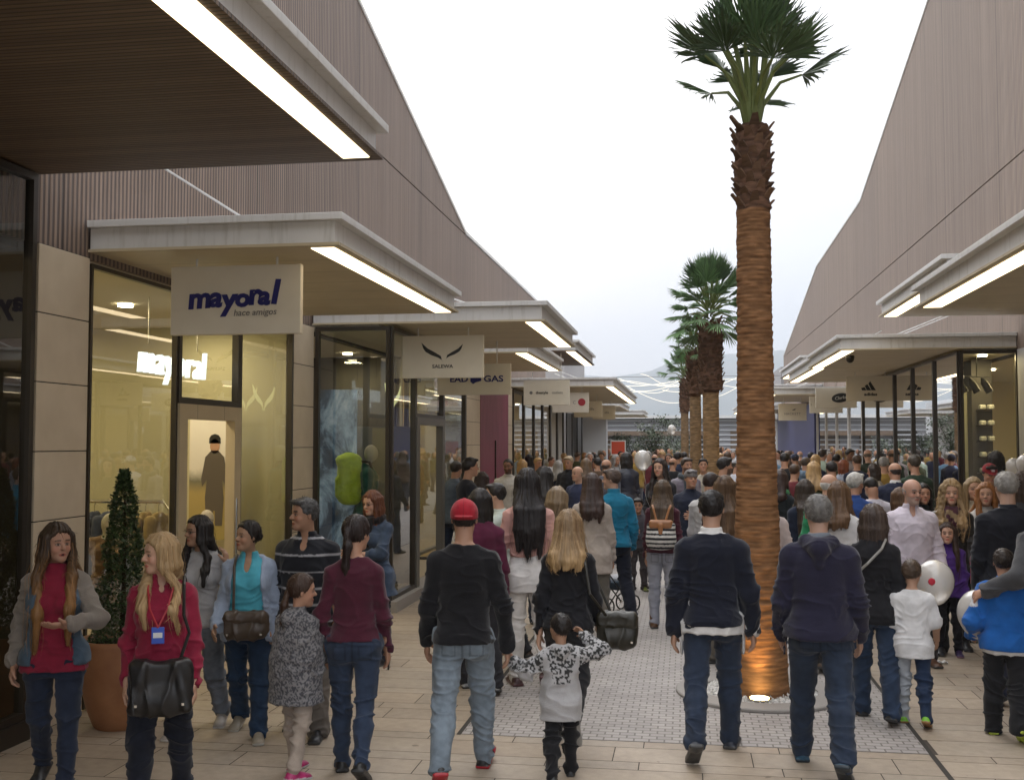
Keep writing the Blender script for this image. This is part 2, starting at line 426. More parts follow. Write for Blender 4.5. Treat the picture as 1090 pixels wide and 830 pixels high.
def body_sdf(g, sp):
    F = Sdf(); s = g.s; u = g.hu; R = g.Rh
    F.loft(g.zs, g.a, g.b, g.yc, -.006)
    ts = sp['top'] if isinstance(sp['top'], (list, tuple)) else [sp['top']]; cov = max(t.get('sleeve', 1.96) for t in ts) > 1.7
    arms_sdf(F, g, -.008 if cov else -.003)
    if cov:
        for S, E, Wr in g.arm: F.rc(E+(Wr-E)*.75, Wr, .0175*s, .0165*s, .01)
    for i, c in enumerate(sp.get('curl', (.35, .35))): hand(F, g, i, c, sp.get('palm', (None, None))[i])
    for sd, (hip, knee, ank, fd, fu) in zip((-1, 1), g.leg):
        F.rc(hip, knee, .042*s, .022*s, .02); F.rc(knee, ank, .022*s, .017*s, .02)
        F.rc(ank-fu*.02*s, ank+fd*.08*s-fu*.03*s, .018*s, .012*s, .01)
    # neck and head
    F.rc(g.neck-V3(0,0,.01*s), HP(g, 0, -.10, -.18), (.034 if not g.fem else .029)*s, (.031 if not g.fem else .026)*s, .015)
    F.ell(HP(g, 0, -.045, .13), V3(.330, .415, .375)*u, R, .012)
    F.ell(HP(g, 0, .07, -.17), V3(.262, .270, .300)*u, R, .03)
    jw = .20 if not g.fem else .165
    F.ell(HP(g, 0, .245, -.375), V3(jw*.75, .12, .105)*u, R, .022)
    for q in (-1, 1):
        F.ell(HP(g, q*.165, .225, -.115), V3(.085, .10, .10)*u, R, .012)
        F.ell(HP(g, q*.325, -.045, -.02), V3(.030, .060, .100)*u, rotm(0,0,0) @ R, .005)
    F.ell(HP(g, 0, .285, .115), V3(.21, .07, .05)*u, R, .012)
    for q in (-1, 1):
        F.ell(HP(g, q*.125, .385, .025), V3(.080, .070, .050)*u, R, .008, 's')
        F.ell(HP(g, q*.125, .290, .020), V3(.062, .050, .045)*u, R, .003)
    F.rc(HP(g, 0, .325, .07), HP(g, 0, .425, -.085), .028*u, .050*u, .006); F.ell(HP(g, 0, .375, -.105), V3(.072, .055, .035)*u, R, .006)
    F.ell(HP(g, 0, .335, -.235), V3(.095, .045, .030)*u, R, .005); F.ell(HP(g, 0, .325, -.280), V3(.078, .042, .026)*u, R, .005)
    if sp.get('mouth'): F.ell(HP(g, 0, .375, -.262), V3(.045, .05, .032)*u, R, .003, 's')
    return F
def body_col(g, sp):
    sk = np.array(sp.get('skin', SKIN)); hr = np.array(sp.get('hc', BROWNH))
    def f(p):
        q = ((p-g.hc) @ g.Rh)/g.hu; c = np.tile(sk, (len(p), 1)).astype(float)
        x, y, z = np.abs(q[:,0]), q[:,1], q[:,2]; fr = (y > .18)
        def put(m, col, w=1.0): c[m] = c[m]*(1-w)+np.array(col)*w
        ck = np.exp(-(((x-.17)/.09)**2+((z+.1)/.09)**2)); c[fr] *= (1+np.outer(ck[fr], V3(.10,-.08,-.08)))
        br = fr & (np.abs(z-(.125-.25*(x-.13)**2*4)) < (.020 if g.fem else .028)) & (x > .055) & (x < .205); put(br, hr*.6, .8)
        put(fr & (((x-.125)/.072)**2+((z-.022)/.040)**2 < 1), (.05,.03,.022), .6)
        put(fr & (((x-.125)/.050)**2+((z-.018)/.019)**2 < 1), (.30,.27,.25))
        put(fr & (((x-.122)/.028)**2+((z-.018)/.026)**2 < 1), (.03,.018,.012))
        put(fr & ((x/.098)**2+((z+.257)/.042)**2 < 1), sk*V3(.85,.48,.48) if not g.fem else sk*V3(.9,.36,.38), .85)
        if sp.get('mouth'): put(fr & ((x/.040)**2+((z+.262)/.028)**2 < 1) & (y < .36), (.05,.012,.012))
        put(fr & (x > .012) & (((x-.035)/.020)**2+((z+.135)/.013)**2 < 1), sk*.35)
        if sp.get('beard'):
            m = (y > -.02) & (z < -.10-.10*np.clip(.3-y, 0, 1)) & (z > -.60) & ~((x < .09) & (np.abs(z+.25) < .035)) & (y-x*.3 > -.05); m &= ~((z > -.17) & (y > .28) & (x < .08)); put(m, hr*.8+sk*.12, .8)
        if sp.get('stubble'): m = (y > 0) & (z < -.16) & (z > -.56) & ~((x < .09) & (np.abs(z+.25) < .035)); put(m, sp['stubble'], .45)
        return c
    return f
def hairline(y, style):
    if style == 'm': return np.interp(y, [-.6,-.36,-.2,-.08,-.02,.05,.17,.26,.36], [-.40,-.36,-.22,.02,-.06,.02,.10,.30,.36])
    return np.interp(y, [-.6,-.36,-.1,.0,.12,.22,.30,.38], [-.45,-.42,-.35,-.12,.06,.22,.33,.37])
def hair_mesh(g, sp, h, parent, seed):
    st = sp.get('hair', 'short')
    if st == 'none': return
    F = Sdf(); u = g.hu; R = g.Rh; s = g.s; rng = random.Random(seed); paths = []
    def loc(X, Y, Z):
        x, y, z = X-g.hc[0], Y-g.hc[1], Z-g.hc[2]
        return [(R[0,i]*x+R[1,i]*y+R[2,i]*z)/u for i in range(3)]
    vol = sp.get('vol', 0.0)
    if st == 'bald':
        F.ell(HP(g, 0, -.05, .12), V3(.348,.430,.385)*u, R)
        F.cut(lambda X,Y,Z: (hairline(loc(X,Y,Z)[1], 'm')-loc(X,Y,Z)[2])*u*.7)
        F.cut(lambda X,Y,Z: (loc(X,Y,Z)[2]-.13+.5*np.maximum(loc(X,Y,Z)[1]+.1,0))*u)
    else:
        top = .03 if st in ('short', 'crop') else .045
        if st == 'crop': top = .008
        F.ell(HP(g, 0, -.055, .135+top*.5+vol*.3), V3(.345+top*.7+vol*.5, .430+top*.6+vol*.4, .385+top+vol*.5)*u, R)
        sty = 'm' if st in ('short', 'crop') else 'f'
        F.cut(lambda X,Y,Z: (hairline(loc(X,Y,Z)[1], sty)-loc(X,Y,Z)[2])*u*.7, .012)
    if st == 'short' and not sp.get('noquiff'):
        for i in range(5):
            x = -.2+.1*i; F.ell(HP(g, x, .24, .40), V3(.10,.14,.07)*u, R, .015)
    if st in ('long', 'curly', 'bob', 'semilong'):
        Ln = sp.get('len', .30)*s; n = 17 if st != 'curly' else 15
        if st == 'bob': Ln = sp.get('len', .10)*s
        for i in range(n):
            ph = math.radians(-116+232*i/(n-1)+rng.uniform(-4,4)); fr = abs(math.degrees(ph)) > 92
            if st == 'bob': fr = False
            def sy(x, z, front):
                A = np.interp(z, g.zs, g.a)+.02; B = np.interp(z, g.zs, g.b)+.026*s; Y0 = np.interp(z, g.zs, g.yc)
                if front and g.fem and not g.child: B += .030*s*math.exp(-((z-g.dz)/s-.72)**2/.0025)
                return Y0+(1 if front else -1)*B*math.sqrt(max(.15, 1-(x/A)**2))
            rr = (.078 if st != 'curly' else .105)*u*(1+.35*rng.random())
            p0 = HP(g, .33*math.sin(ph), -.05-.36*math.cos(ph), .20); p1 = HP(g, (.37+vol)*math.sin(ph), -.06-.40*math.cos(ph), -.28)
            sx = 1.0+.12*rng.random()
            zz = g.neck[2]-.005*s; fy = .052*s if fr else -(.066+.01*math.cos(ph))*s
            if st == 'bob':
                p2 = HP(g, (.36+vol)*math.sin(ph), -.06-.36*math.cos(ph), -.28); p3 = p2+V3(0, 0, -Ln*(.88+.2*rng.random())); pts = [p0, p2, p3]
            else:
                p2 = V3(math.sin(ph)*(.42+vol)*u*sx, fy, zz-.01*s); e = Ln*(.78+.32*rng.random())
                wv = .022*s*(rng.random()-.5); x3 = p2[0]*.95+wv; x4 = p2[0]*.9-wv; p3 = V3(x3, sy(x3, zz-e*.5, fr), zz-e*.5); p4 = V3(x4, sy(x4, zz-e, fr), zz-e)
                pts = [p0, p1, p2, p3, p4]
            for j in range(len(pts)-1):
                ra = rr*(1 if j < len(pts)-2 else .95); rb = rr*(1 if j < len(pts)-2 else .28 if st != 'bob' else .7)
                F.rc(pts[j], pts[j+1], ra, rb, .022)
            paths.append(([np.asarray(q, float) for q in pts], rr))
    if st in ('pony', 'braid'):
        b = HP(g, 0, -.46, .16 if st == 'pony' else -.05); Ln = sp.get('len', .22)*s
        F.ell(b, V3(.09,.10,.09)*u, R, .01)
        p2 = b+V3(.004*s, -.030*s, -.06*s); p3 = b+V3(-.004*s, -.026*s, -Ln*.6); p4 = b+V3(.006*s, -.020*s, -Ln)
        F.rc(b, p2, .075*u, .12*u, .01); F.rc(p2, p3, .12*u, .11*u, .015); F.rc(p3, p4, .11*u, .03*u, .015)
    if st == 'bun':
        F.ell(HP(g, 0, -.50, .02), V3(.15,.12,.15)*u, R, .012)
    v, f = F.mesh(h)
    if len(v) == 0: return
    nr = smooth_norm(v, f); q = (v-g.hc) @ R/u; az = np.arctan2(q[:,0], -q[:,1]-.1)
    lf = vnoise(np.stack([az*9, q[:,2]*1.2+az, q[:,2]*0+2], 1), seed) ; hf = vnoise(np.stack([az*26+q[:,0]*6, q[:,2]*1.6, q[:,2]*0], 1), seed+3)
    amp = sp.get('rough', .035 if st in ('long','curly','bob') else .022)*u
    if st == 'curly': lf = lf*.4+vnoise(v*38, seed)*1.2; amp *= 1.3
    if st in ('short','crop','bald'): hf = vnoise(q*14, seed); lf = vnoise(q*5, seed+1)*.6
    v = v+nr*((lf*.8+hf*.7)*amp)[:,None]
    c1 = np.array(sp.get('hc', BROWNH)); c2 = np.array(sp.get('hc2', c1*1.8)); tt = np.clip(.5+.5*hf+.25*lf, 0, 1)
    if 'ombre' in sp:
        w = np.clip((-.15-q[:,2])/1.3, 0, 1)[:,None]; c1 = c1*(1-w)+np.array(sp['ombre'])*w; c2 = c2*(1-w)+np.array(sp['ombre'])*1.5*w
    col = c1*(1-tt[:,None])+c2*tt[:,None]*.6+c1*.4*tt[:,None]
    if h < .0085:      # loose strands soften the outline
        nv, nf, nc = [], [], []; b0 = len(v); w = .0011
        def ribbon(pp, cc):
            pp = [np.asarray(q) for q in pp]; side = nrm(np.cross(pp[-1]-pp[0], V3(rng.uniform(-1,1), rng.uniform(-1,1), .2)))
            b = b0+len(nv)
            for i, q in enumerate(pp): ww = w*(1 if i < len(pp)-1 else .3); nv.append(q-side*ww); nv.append(q+side*ww); nc.extend([cc, cc])
            for i in range(len(pp)-1): nf.append((b+2*i, b+2*i+1, b+2*i+3, b+2*i+2))
        for pts, rr in paths:
            for k in range(16):
                o = V3(rng.gauss(0,1), rng.gauss(0,1), 0)*rr*.75; e = 1+rng.uniform(-.1,.22); pp = []
                for j in range(len(pts)-1):
                    for t in (0, .33, .66): pp.append(pts[j]+(pts[j+1]-pts[j])*t+o*(1+.1*j)+V3(rng.gauss(0,.0012), rng.gauss(0,.0012), 0))
                pp.append(pts[-1]+o*1.1+(pts[-1]-pts[-2])*(e-1)*.6); k0 = int(rng.random()*3)
                ribbon(pp[k0:], np.clip(c1*(.7+1.3*rng.random()) if 'ombre' not in sp else np.array(sp['ombre'])*(.5+1.1*rng.random()) if False else c1[0]*(.7+1.2*rng.random()) if c1.ndim > 1 else c1, 0, 1))
        idx = np.random.RandomState(seed).choice(len(v), min(len(v), 700 if not paths else 350), replace=False)
        for i in idx:
            q = v[i]; n_ = nr[i]; dn = V3(0,0,-1)-n_*(-n_[2]); dn = nrm(dn+V3(rng.gauss(0,.35), rng.gauss(0,.35), rng.gauss(0,.2))); ln = (.016 if not paths else .04)*(.6+.8*rng.random())
            ribbon([q-n_*.001, q+dn*ln*.5+n_*.0022, q+dn*ln+n_*.0035*rng.random()*1.6], np.clip(col[i]*(.7+.9*rng.random()), 0, 1))
        v = np.concatenate([v, np.array(nv)]); f = np.concatenate([f, np.array(nf, dtype=f.dtype)]); col = np.concatenate([col, np.array(nc)])
    return mesh_obj('hair', v, f, M['hair'], parent, cols=col)
def folds(v, seed, amp, joints=(), sc=(9,9,17), boost=1.6):
    w = np.stack([vnoise(v*5, seed+i) for i in range(2)], 1)
    q = v*np.array(sc); q[:,0] += w[:,0]*1.3; q[:,2] += w[:,1]*1.6
    r = 2.4*(1-np.abs(vnoise(q, seed+5)))**4-.55; r2 = vnoise(q*2.3, seed+6)
    a = np.full(len(v), .7)
    for c in joints: a += boost*np.exp(-((v-c)**2).sum(1)/.012)
    return np.maximum((r*.75+r2*.3)*a, -.75)*amp
def finish(name, F, h, m, parent, colf, seed=0, amp=0, joints=(), sc=(9,9,17), post=None, solid=True):
    v, f = F.mesh(h)
    if len(v) == 0: return None
    if amp:
        n = smooth_norm(v, f); v = v+n*folds(v, seed, amp, joints, sc)[:,None]
    if post is not None: v = post(v)
    return mesh_obj(name, v, f, m, parent, cols=C3(colf)(v))
def zloft(g, lo, off, k=.02, flare=0.0, extra=0.0):
    """torso sections from height lo (fraction) upwards, with the skirt of a garment continued downwards"""
    z = g.zs.copy(); a = g.a+extra; b = g.b+extra; y = g.yc.copy(); l = lo*g.s+g.dz
    a[0] = max(a[0], a[1]*.99); b[0] = max(b[0], b[1]*.99)
    if l < z[0]:
        z = np.r_[l, z]; a = np.r_[a[0]+flare, a]; b = np.r_[b[0]+flare*.8, b]; y = np.r_[y[0], y]
    return z, a, b, y
def top_mesh(g, sp, t, h, parent, seed, name='shirt', layer=0):
    """t: off, hem (fraction), sleeve (0 none .. 1 elbow .. 2 wrist), col, collar, hood, open, flare"""
    F = Sdf(); s = g.s; off = t.get('off', .010)+layer*.008; hem = t.get('hem', .49)
    z, a, b, y = zloft(g, hem-.02, off, flare=t.get('flare', 0)*s)
    nk = t.get('neck', .842)
    if t.get('boxy', g.child):
        am = a.max()*.93; bm = b.max()*.93; mk = (z > .40*s+g.dz) & (z < .76*s+g.dz); a = np.where(mk, np.maximum(a, am), a); b = np.where(mk, np.maximum(b, bm), b)
    ww = np.clip((.66*s+g.dz-z)/(.06*s), 0, 1)*.007; a = a+ww; b = b+ww
    F.loft(z, a, b, y, off)
    if g.fem and not g.child and not t.get('flat'):
        for q in (-1, 1): F.ell(V3(q*.042*s, .052*s, .725*s+g.dz), V3(.040,.040,.038)*s+off, None, .03)
    sl = t.get('sleeve', 1.96)
    if sl > 0: arms_sdf(F, g, off*t.get('sloff', 1.0), sl, t.get('loose', 1.15))
    zh = hem*s+g.dz
    tilt = t.get('tilt', 0.0)
    F.cut(lambda X,Y,Z: np.where(np.abs(X) < a[0]+off+.03, zh+tilt*Y-Z, -1.0)+0*Y if sl > 0 else zh+tilt*Y-Z+0*X)
    zn = (nk+.004)*s+g.dz
    # neckline
    rn = (.040 if not g.fem else .038)*s
    F.cut(lambda X,Y,Z: np.where((np.abs(X) < .075*s), Z-zn-.12*(np.abs(Y)*0)-.25*np.clip(-Y, 0, .03)+0*X, -1.0))
    if t.get('collar'):
        cz = t.get('collar'); F.loft([zn-.03*s, zn-.005*s, zn+cz*s], V3(.05,.043,.040)*s, V3(.046,.041,.038)*s, V3(-.008,-.006,.0)*s, 0, .006)
    v = t.get('v', 0.0)
    if v: F.ell(V3(0, .075*s, zn+.012*s), V3(.026, .062, v+.012)*s, None, .004, 's')
    if t.get('hood'):
        F.rc(V3(-.045*s, -.035*s, zn-.002*s), V3(0, -.078*s, zn-.022*s), .026*s, .038*s, .015); F.rc(V3(.045*s, -.035*s, zn-.002*s), V3(0, -.078*s, zn-.022*s), .026*s, .038*s, .015)
        F.rc(V3(0, -.072*s, zn-.02*s), V3(0, -.082*s, zn-.078*s), .034*s, .016*s, .02); F.rc(V3(-.045*s, -.03*s, zn), V3(-.03*s, .03*s, zn-.012*s), .016*s, .010*s, .01); F.rc(V3(.045*s, -.03*s, zn), V3(.03*s, .03*s, zn-.012*s), .016*s, .010*s, .01)
    if hem < .56:
        eo = off+.008
        for q in (-1, 1): F.ell(V3(q*.044*s, -.036*s, .498*s+g.dz), V3(.050,.050,.060)*s+eo, None, .028)
        if hem < .50:
            for q, l in zip((-1, 1), g.leg): F.rc(l[0]+V3(q*.002*s,0,-.01*s), l[0]+(l[1]-l[0])*.5+V3(q*.002*s,0,0), (.0575+.012*sp.get('fat',0))*s+eo, .050*s+eo, .012)
        F.cut(lambda X,Y,Z: np.where(np.abs(X) < a[0]+off+.03, zh+tilt*Y-Z, -1.0)+0*Y if sl > 0 else zh+tilt*Y-Z+0*X)
    if t.get('ribs'): F.loft([zh, zh+.022*s, zh+.035*s], (a[0]+off+.004)*V3(1,1,.97), (b[0]+off+.004)*V3(1,1,.97), y[:1].repeat(3), 0, .006)
    if t.get('open'):
        w = t['open']*s
        F.cut(lambda X,Y,Z: np.where(Y > .0, np.minimum(w*(1+.35*np.clip((.70*s+g.dz-Z)/(.3*s), -.3, 1.2))-np.abs(X), .05), -1.0)+0*Z)
    js = [g.arm[0][1], g.arm[1][1], g.arm[0][2], g.arm[1][2], V3(0, 0, .60*s+g.dz)]
    return finish(name, F, h, M[t.get('mat', 'cloth')], parent, t['col'], seed, t.get('amp', .0062), js)
def trousers_mesh(g, sp, t, h, parent, seed):
    F = Sdf(); s = g.s; off = t.get('off', .006); wst = t.get('waist', .552)
    m = (g.zs <= (wst+.03)*s+g.dz); z, a, b, y = g.zs[m], g.a[m], g.b[m], g.yc[m]
    F.loft(z, a, b, y, off)
    for q in (-1, 1): F.ell(V3(q*.044*s, -.036*s, .495*s+g.dz), V3(.050,.050,.058)*s+off*.5, None, .03)
    F.cut(lambda X,Y,Z: Z-wst*s-g.dz+0*X+0*Y)
    kr, ar = t.get('knee', .040), t.get('ankle', .032)
    if g.fem: tr = .058
    else: tr = .056
    tr *= 1+.2*sp.get('fat', 0)
    for sd, (hip, knee, ank, fd, fu) in zip((-1, 1), g.leg):
        hp = hip+V3(sd*.002*s, 0, -.01*s); e = ank+(knee-ank)*t.get('crop', .0)
        F.rc(hp, knee, tr*s+off*.4, kr*s, .025)
        if t.get('shorts'): continue
        mid = knee+(ank-knee)*.35+V3(0, -.006*s, 0); F.rc(knee, mid, kr*s, max(kr*.98, ar)*s, .02); F.rc(mid, e-fu*t.get('drop', .004)*s, max(kr*.98, ar)*s, ar*s, .02)
    js = [l[1] for l in g.leg]+[l[2] for l in g.leg]+[l[0] for l in g.leg]
    base_col = C3(t['col'])
    def colf(p):
        c = np.array(base_col(p), float)
        if t.get('mat') or s < 1.2: return c
        x = np.abs(p[:,0])/s; z = (p[:,2]-g.dz)/s; bk = p[:,1] < -.03*s
        pk = bk & (x > .024) & (x < .076) & (z > .455) & (z < .515); inn = bk & (x > .029) & (x < .071) & (z > .462) & (z < .508)
        c[pk & ~inn] *= .62; c[bk & (x < .004) & (z < .55) & (z > .44)] *= .6; c[bk & (np.abs(z-.532+.10*(x-.03)) < .003)] *= .6
        return c
    return finish('trousers', F, h, M[t.get('mat', 'cloth')], parent, colf, seed+2, t.get('amp', .0058), js, (7,7,20))
def shoes_mesh(g, sp, t, h, parent, seed):
    s = g.s; k = t.get('size', 1.0)
    for sd, (hip, knee, ank, fd, fu) in zip((-1, 1), g.leg):
        F = Sdf(); sole = ank-fu*.040*s; side = np.cross(fd, fu); R = np.stack([side, fd, fu], 1)
        F.box(sole+fd*.040*s*k+fu*.008*s, V3(.027, .078*k, .008)*s, R, .007*s, .01)
        F.ell(sole+fd*.085*s*k+fu*.014*s, V3(.027, .036, .018)*s, R, .012); F.ell(sole-fd*.008*s+fu*.020*s, V3(.025,.030,.026)*s, R, .012)
        F.rc(ank-fu*.010*s, sole+fd*.065*s*k+fu*.018*s, .026*s, .019*s, .015)
        if t.get('boot'): F.rc(ank+(knee-ank)*t['boot'], ank-fu*.01*s, .034*s, .030*s, .015)
        c, cs = np.array(t['col']), np.array(t.get('sole', (.05,.05,.05)))
        def cf(p, sole=sole, fu=fu, fd=fd, t=t):
            hgt = (p-sole) @ fu/s; o = np.where((hgt < .013)[:,None], cs, c)
            if 'col2' in t:
                m = ((p-sole) @ fd/s > .07) & (hgt >= .013); o = np.where(m[:,None], np.array(t['col2']), o)
            return o
        finish('shoe', F, h, M[t.get('mat', 'leather')], parent, cf)
def person(sp, loc, rz, label, group=None, h=.009, hb=None, seed=1):
    sp = dict(sp)
    """sp: figure, top(s), trousers, shoes, hair"""
    rz = rz + math.degrees(math.atan2(-loc[0], loc[1]))
    root = empty('person', loc, math.radians(rz), label, 'person', group)
    if 'arms' in sp:      # a hand reaching for another person's hand
        ci, si = math.cos(-math.radians(rz)), math.sin(-math.radians(rz))
        sp['arms'] = tuple(('a', (ci*(a[1][0]-loc[0])-si*(a[1][1]-loc[1]), si*(a[1][0]-loc[0])+ci*(a[1][1]-loc[1]), a[1][2]), a[2]) if a and a[0] == 'w' else a for a in sp['arms'])
    g = figure(sp)
    finish('body', body_sdf(g, sp), hb or h, M['skin'], root, body_col(g, sp))
    hair_mesh(g, sp, (hb or h)*1.15, root, seed)
    tops = sp['top'] if isinstance(sp['top'], (list, tuple)) else [sp['top']]
    for i, t in enumerate(tops): top_mesh(g, sp, t, h, root, seed+10*i, t.get('name', 'shirt' if i == 0 else 'jacket'), i)
    if sp.get('legwear'): trousers_mesh(g, sp, sp['legwear'], h, root, seed)
    if sp.get('shoes'): shoes_mesh(g, sp, sp['shoes'], h*.85, root, seed)
    if sp.get('skirt'):
        k = sp['skirt']; F = Sdf(); s = g.s; F.loft(V3(k['hem'], .50, .60)*s+g.dz, V3(k.get('w', .12), .108, .085)*s, V3(.10, .082, .066)*s, V3(-.008,-.012,0)*s, .01)
        F.cut(lambda X,Y,Z: k['hem']*s+g.dz-Z+0*X+0*Y); finish('skirt', F, h, M['cloth'], root, k['col'], seed, .005, (), (22,22,3))
    if sp.get('cap'):
        k = sp['cap']; F = Sdf(); u = g.hu; F.ell(HP(g, 0, -.05, .16), V3(.375,.455,.405)*u, g.Rh)
        R = g.Rh
        def cutf(X, Y, Z):
            x, y, z = X-g.hc[0], Y-g.hc[1], Z-g.hc[2]; return (.10+.06*0 - (R[0,2]*x+R[1,2]*y+R[2,2]*z)/u)*u
        F.cut(cutf)
        bk = -1 if k.get('back') else 1
        if not k.get('brimless'): F.ell(HP(g, 0, bk*.46-.03, .135-.02), V3(.25,.24,.028)*u, g.Rh, .008)
        if k.get('back'): F.ell(HP(g, 0, -.05, .06), V3(.375,.46,.10)*u, g.Rh, .01)
        F.ell(HP(g, 0, -.05, .565), V3(.04,.04,.02)*u, g.Rh, .004)
        cc = np.array(k['col'])
        def cf(p):
            q = (p-g.hc) @ R/u; az = np.arctan2(q[:,0], q[:,1]+.05); sm = np.abs(((az/(PI/3)) % 1)-.5) > .465
            c = np.tile(cc, (len(p),1))*(1-.35*sm[:,None]); 
            if 'badge' in k: c[(np.abs(q[:,0]) < .10) & (np.abs(q[:,2]-.30) < .09) & (q[:,1] > .2)] = k['badge']
            return c
        finish('cap', F, (hb or h), M['cloth'], root, cf)
    if sp.get('glasses'):
        mb = MB(); u = g.hu
        for q in (-1, 1):
            pts = [Vector(HP(g, q*.125+.078*math.cos(a)*1.0, .375-.02*abs(math.cos(a)), .02+.055*math.sin(a))) for a in [i*PI/8 for i in range(17)]]
            mb.tube(pts, .0016, 5, False); mb.tube([Vector(HP(g, q*.20, .365, .03)), Vector(HP(g, q*.345, -.03, .04))], .0018, 5)
        mb.tube([Vector(HP(g, -.05, .385, .03)), Vector(HP(g, .05, .385, .03))], .0015, 5)
        mb.build('glasses', M['metal_dark'], root)
    if sp.get('scarf'):
        F = Sdf(); s = g.s; zc = g.neck[2]+.012*s; n = 12
        for i in range(n):
            a0, a1 = 2*PI*i/n, 2*PI*(i+1)/n
            F.rc(V3(.05*math.cos(a0), .048*math.sin(a0)+.006, 0)*s+V3(0,0,zc-.012*s*math.sin(a0)), V3(.05*math.cos(a1), .048*math.sin(a1)+.006, 0)*s+V3(0,0,zc-.012*s*math.sin(a1)), .022*s, .022*s, .01)
        for q in (-1, 1): F.rc(V3(q*.018*s, .065*s, zc-.02*s), V3(q*.022*s, .088*s, zc-.15*s), .022*s, .016*s, .012)
        finish('scarf', F, h, M['knit'], root, sp['scarf'], seed, .006, (), (25,25,25))
    return root, g
def lp(root, v):
    """local point of a person -> world"""
    c, s_ = math.cos(root.rotation_euler.z), math.sin(root.rotation_euler.z)
    return Vector((root.location.x+c*v[0]-s_*v[1], root.location.y+s_*v[0]+c*v[1], root.location.z+v[2]))
# ------------------------------------------------------------------ materials of the place
def lib_env():
    m = M['clad'] = mat('batten_cladding', (.2,.17,.16), .6, spec=.3)
    v = coord(m); sx = m.node_tree.nodes.new('ShaderNodeSeparateXYZ'); L(m, v, sx.inputs[0])
    y = sx.outputs['Y']; k = math_n(m, 'MULTIPLY', y, 1/.062); fr = math_n(m, 'FRACT', k); fl = math_n(m, 'FLOOR', k)
    tri = math_n(m, 'PINGPONG', k, .5); h = ramp(m, tri, [(0,(0,0,0)),(.16,(0,0,0)),(.30,(1,1,1)),(1,(1,1,1))])
    wn = m.node_tree.nodes.new('ShaderNodeTexWhiteNoise'); wn.noise_dimensions = '1D'; L(m, fl, wn.inputs['W'])
    base = ramp(m, wn.outputs['Value'], [(0,(.285,.212,.162)),(.5,(.315,.236,.182)),(1,(.345,.262,.204))])
    n2 = noise(m, coord(m, (1,.35,.05)), 1.1, 4); base = mixc(m, base, ramp(m, n2, [(.3,(.90,.90,.91)),(.7,(1.08,1.06,1.04))]), 1, 'MULTIPLY')
    n3 = noise(m, coord(m, (1,14,.6)), 3, 4); base = mixc(m, base, ramp(m, n3, [(.3,(.92,.92,.92)),(.7,(1.07,1.07,1.07))]), 1, 'MULTIPLY')
    base = mixc(m, (.13,.10,.088), base, h)
    j = math_n(m, 'PINGPONG', math_n(m, 'MULTIPLY', y, 1/3.72), .5); base = mixc(m, (.07,.055,.05), base, ramp(m, j, [(0,(0,0,0)),(.003,(0,0,0)),(.005,(1,1,1))]))
    st = noise(m, coord(m, (1,5,.22)), 1.6, 6, .7); base = mixc(m, base, ramp(m, st, [(.35,(.86,.86,.87)),(.5,(1,1,1))]), 1, 'MULTIPLY')
    L(m, base, P(m).inputs['Base Color']); bump(m, h, .8, .012)
    m = M['stone'] = mat('pilaster_stone', (.47,.43,.37), .55)
    v = coord(m); c = ramp(m, noise(m, v, 3.5, 6), [(.3,(.56,.47,.345)),(.7,(.64,.545,.41))]); L(m, c, P(m).inputs['Base Color']); bump(m, noise(m, v, 90, 3), .15, .002)
    m = M['stone_g'] = mat('grey_pilaster_stone', (.42,.41,.40), .6)
    m = M['joint'] = mat('dark_joint', (.04,.035,.03), .9)
    m = M['fascia'] = mat('painted_metal_fascia', (.66,.65,.63), .42, spec=.4)
    v = coord(m); c = ramp(m, noise(m, v, 1.6, 5), [(.3,(.62,.61,.59)),(.75,(.70,.69,.67))]); sk = noise(m, coord(m, (9,9,.8)), 1.5, 5, .7); c = mixc(m, c, ramp(m, sk, [(.30,(.80,.79,.76)),(.48,(1,1,1))]), 1, 'MULTIPLY'); L(m, c, P(m).inputs['Base Color'])
    m = M['soffit'] = mat('beige_soffit_panel', (.40,.35,.26), .5)
    v = coord(m); sx = m.node_tree.nodes.new('ShaderNodeSeparateXYZ'); L(m, v, sx.inputs[0])
    k = math_n(m, 'PINGPONG', math_n(m, 'MULTIPLY', sx.outputs['Y'], 1/.6), .5); h = ramp(m, k, [(0,(0,0,0)),(.012,(1,1,1))])
    L(m, mixc(m, (.13,.11,.08), ramp(m, noise(m, v, 2, 4), [(.3,(.48,.40,.26)),(.7,(.55,.465,.31))]), h), P(m).inputs['Base Color']); bump(m, h, .5, .004)
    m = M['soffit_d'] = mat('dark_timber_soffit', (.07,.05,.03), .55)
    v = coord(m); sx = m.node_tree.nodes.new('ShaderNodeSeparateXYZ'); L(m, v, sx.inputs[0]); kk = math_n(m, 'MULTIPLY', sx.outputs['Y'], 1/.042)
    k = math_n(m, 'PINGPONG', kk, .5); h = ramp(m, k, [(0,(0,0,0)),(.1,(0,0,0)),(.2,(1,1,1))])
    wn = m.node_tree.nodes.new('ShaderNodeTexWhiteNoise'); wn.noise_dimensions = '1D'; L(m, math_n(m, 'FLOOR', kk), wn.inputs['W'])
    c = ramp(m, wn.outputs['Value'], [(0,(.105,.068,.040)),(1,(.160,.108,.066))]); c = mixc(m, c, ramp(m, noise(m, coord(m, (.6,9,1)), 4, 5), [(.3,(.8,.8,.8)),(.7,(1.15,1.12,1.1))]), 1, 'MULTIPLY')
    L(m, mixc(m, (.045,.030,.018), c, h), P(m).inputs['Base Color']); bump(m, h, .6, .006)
    M['frame'] = mat('bronze_shopfront_frame', (.055,.046,.036), .35, .5)
    M['frame_g'] = mat('grey_door_frame', (.16,.155,.14), .4, .3)
    M['frame_w'] = mat('white_frame', (.6,.6,.6), .4)
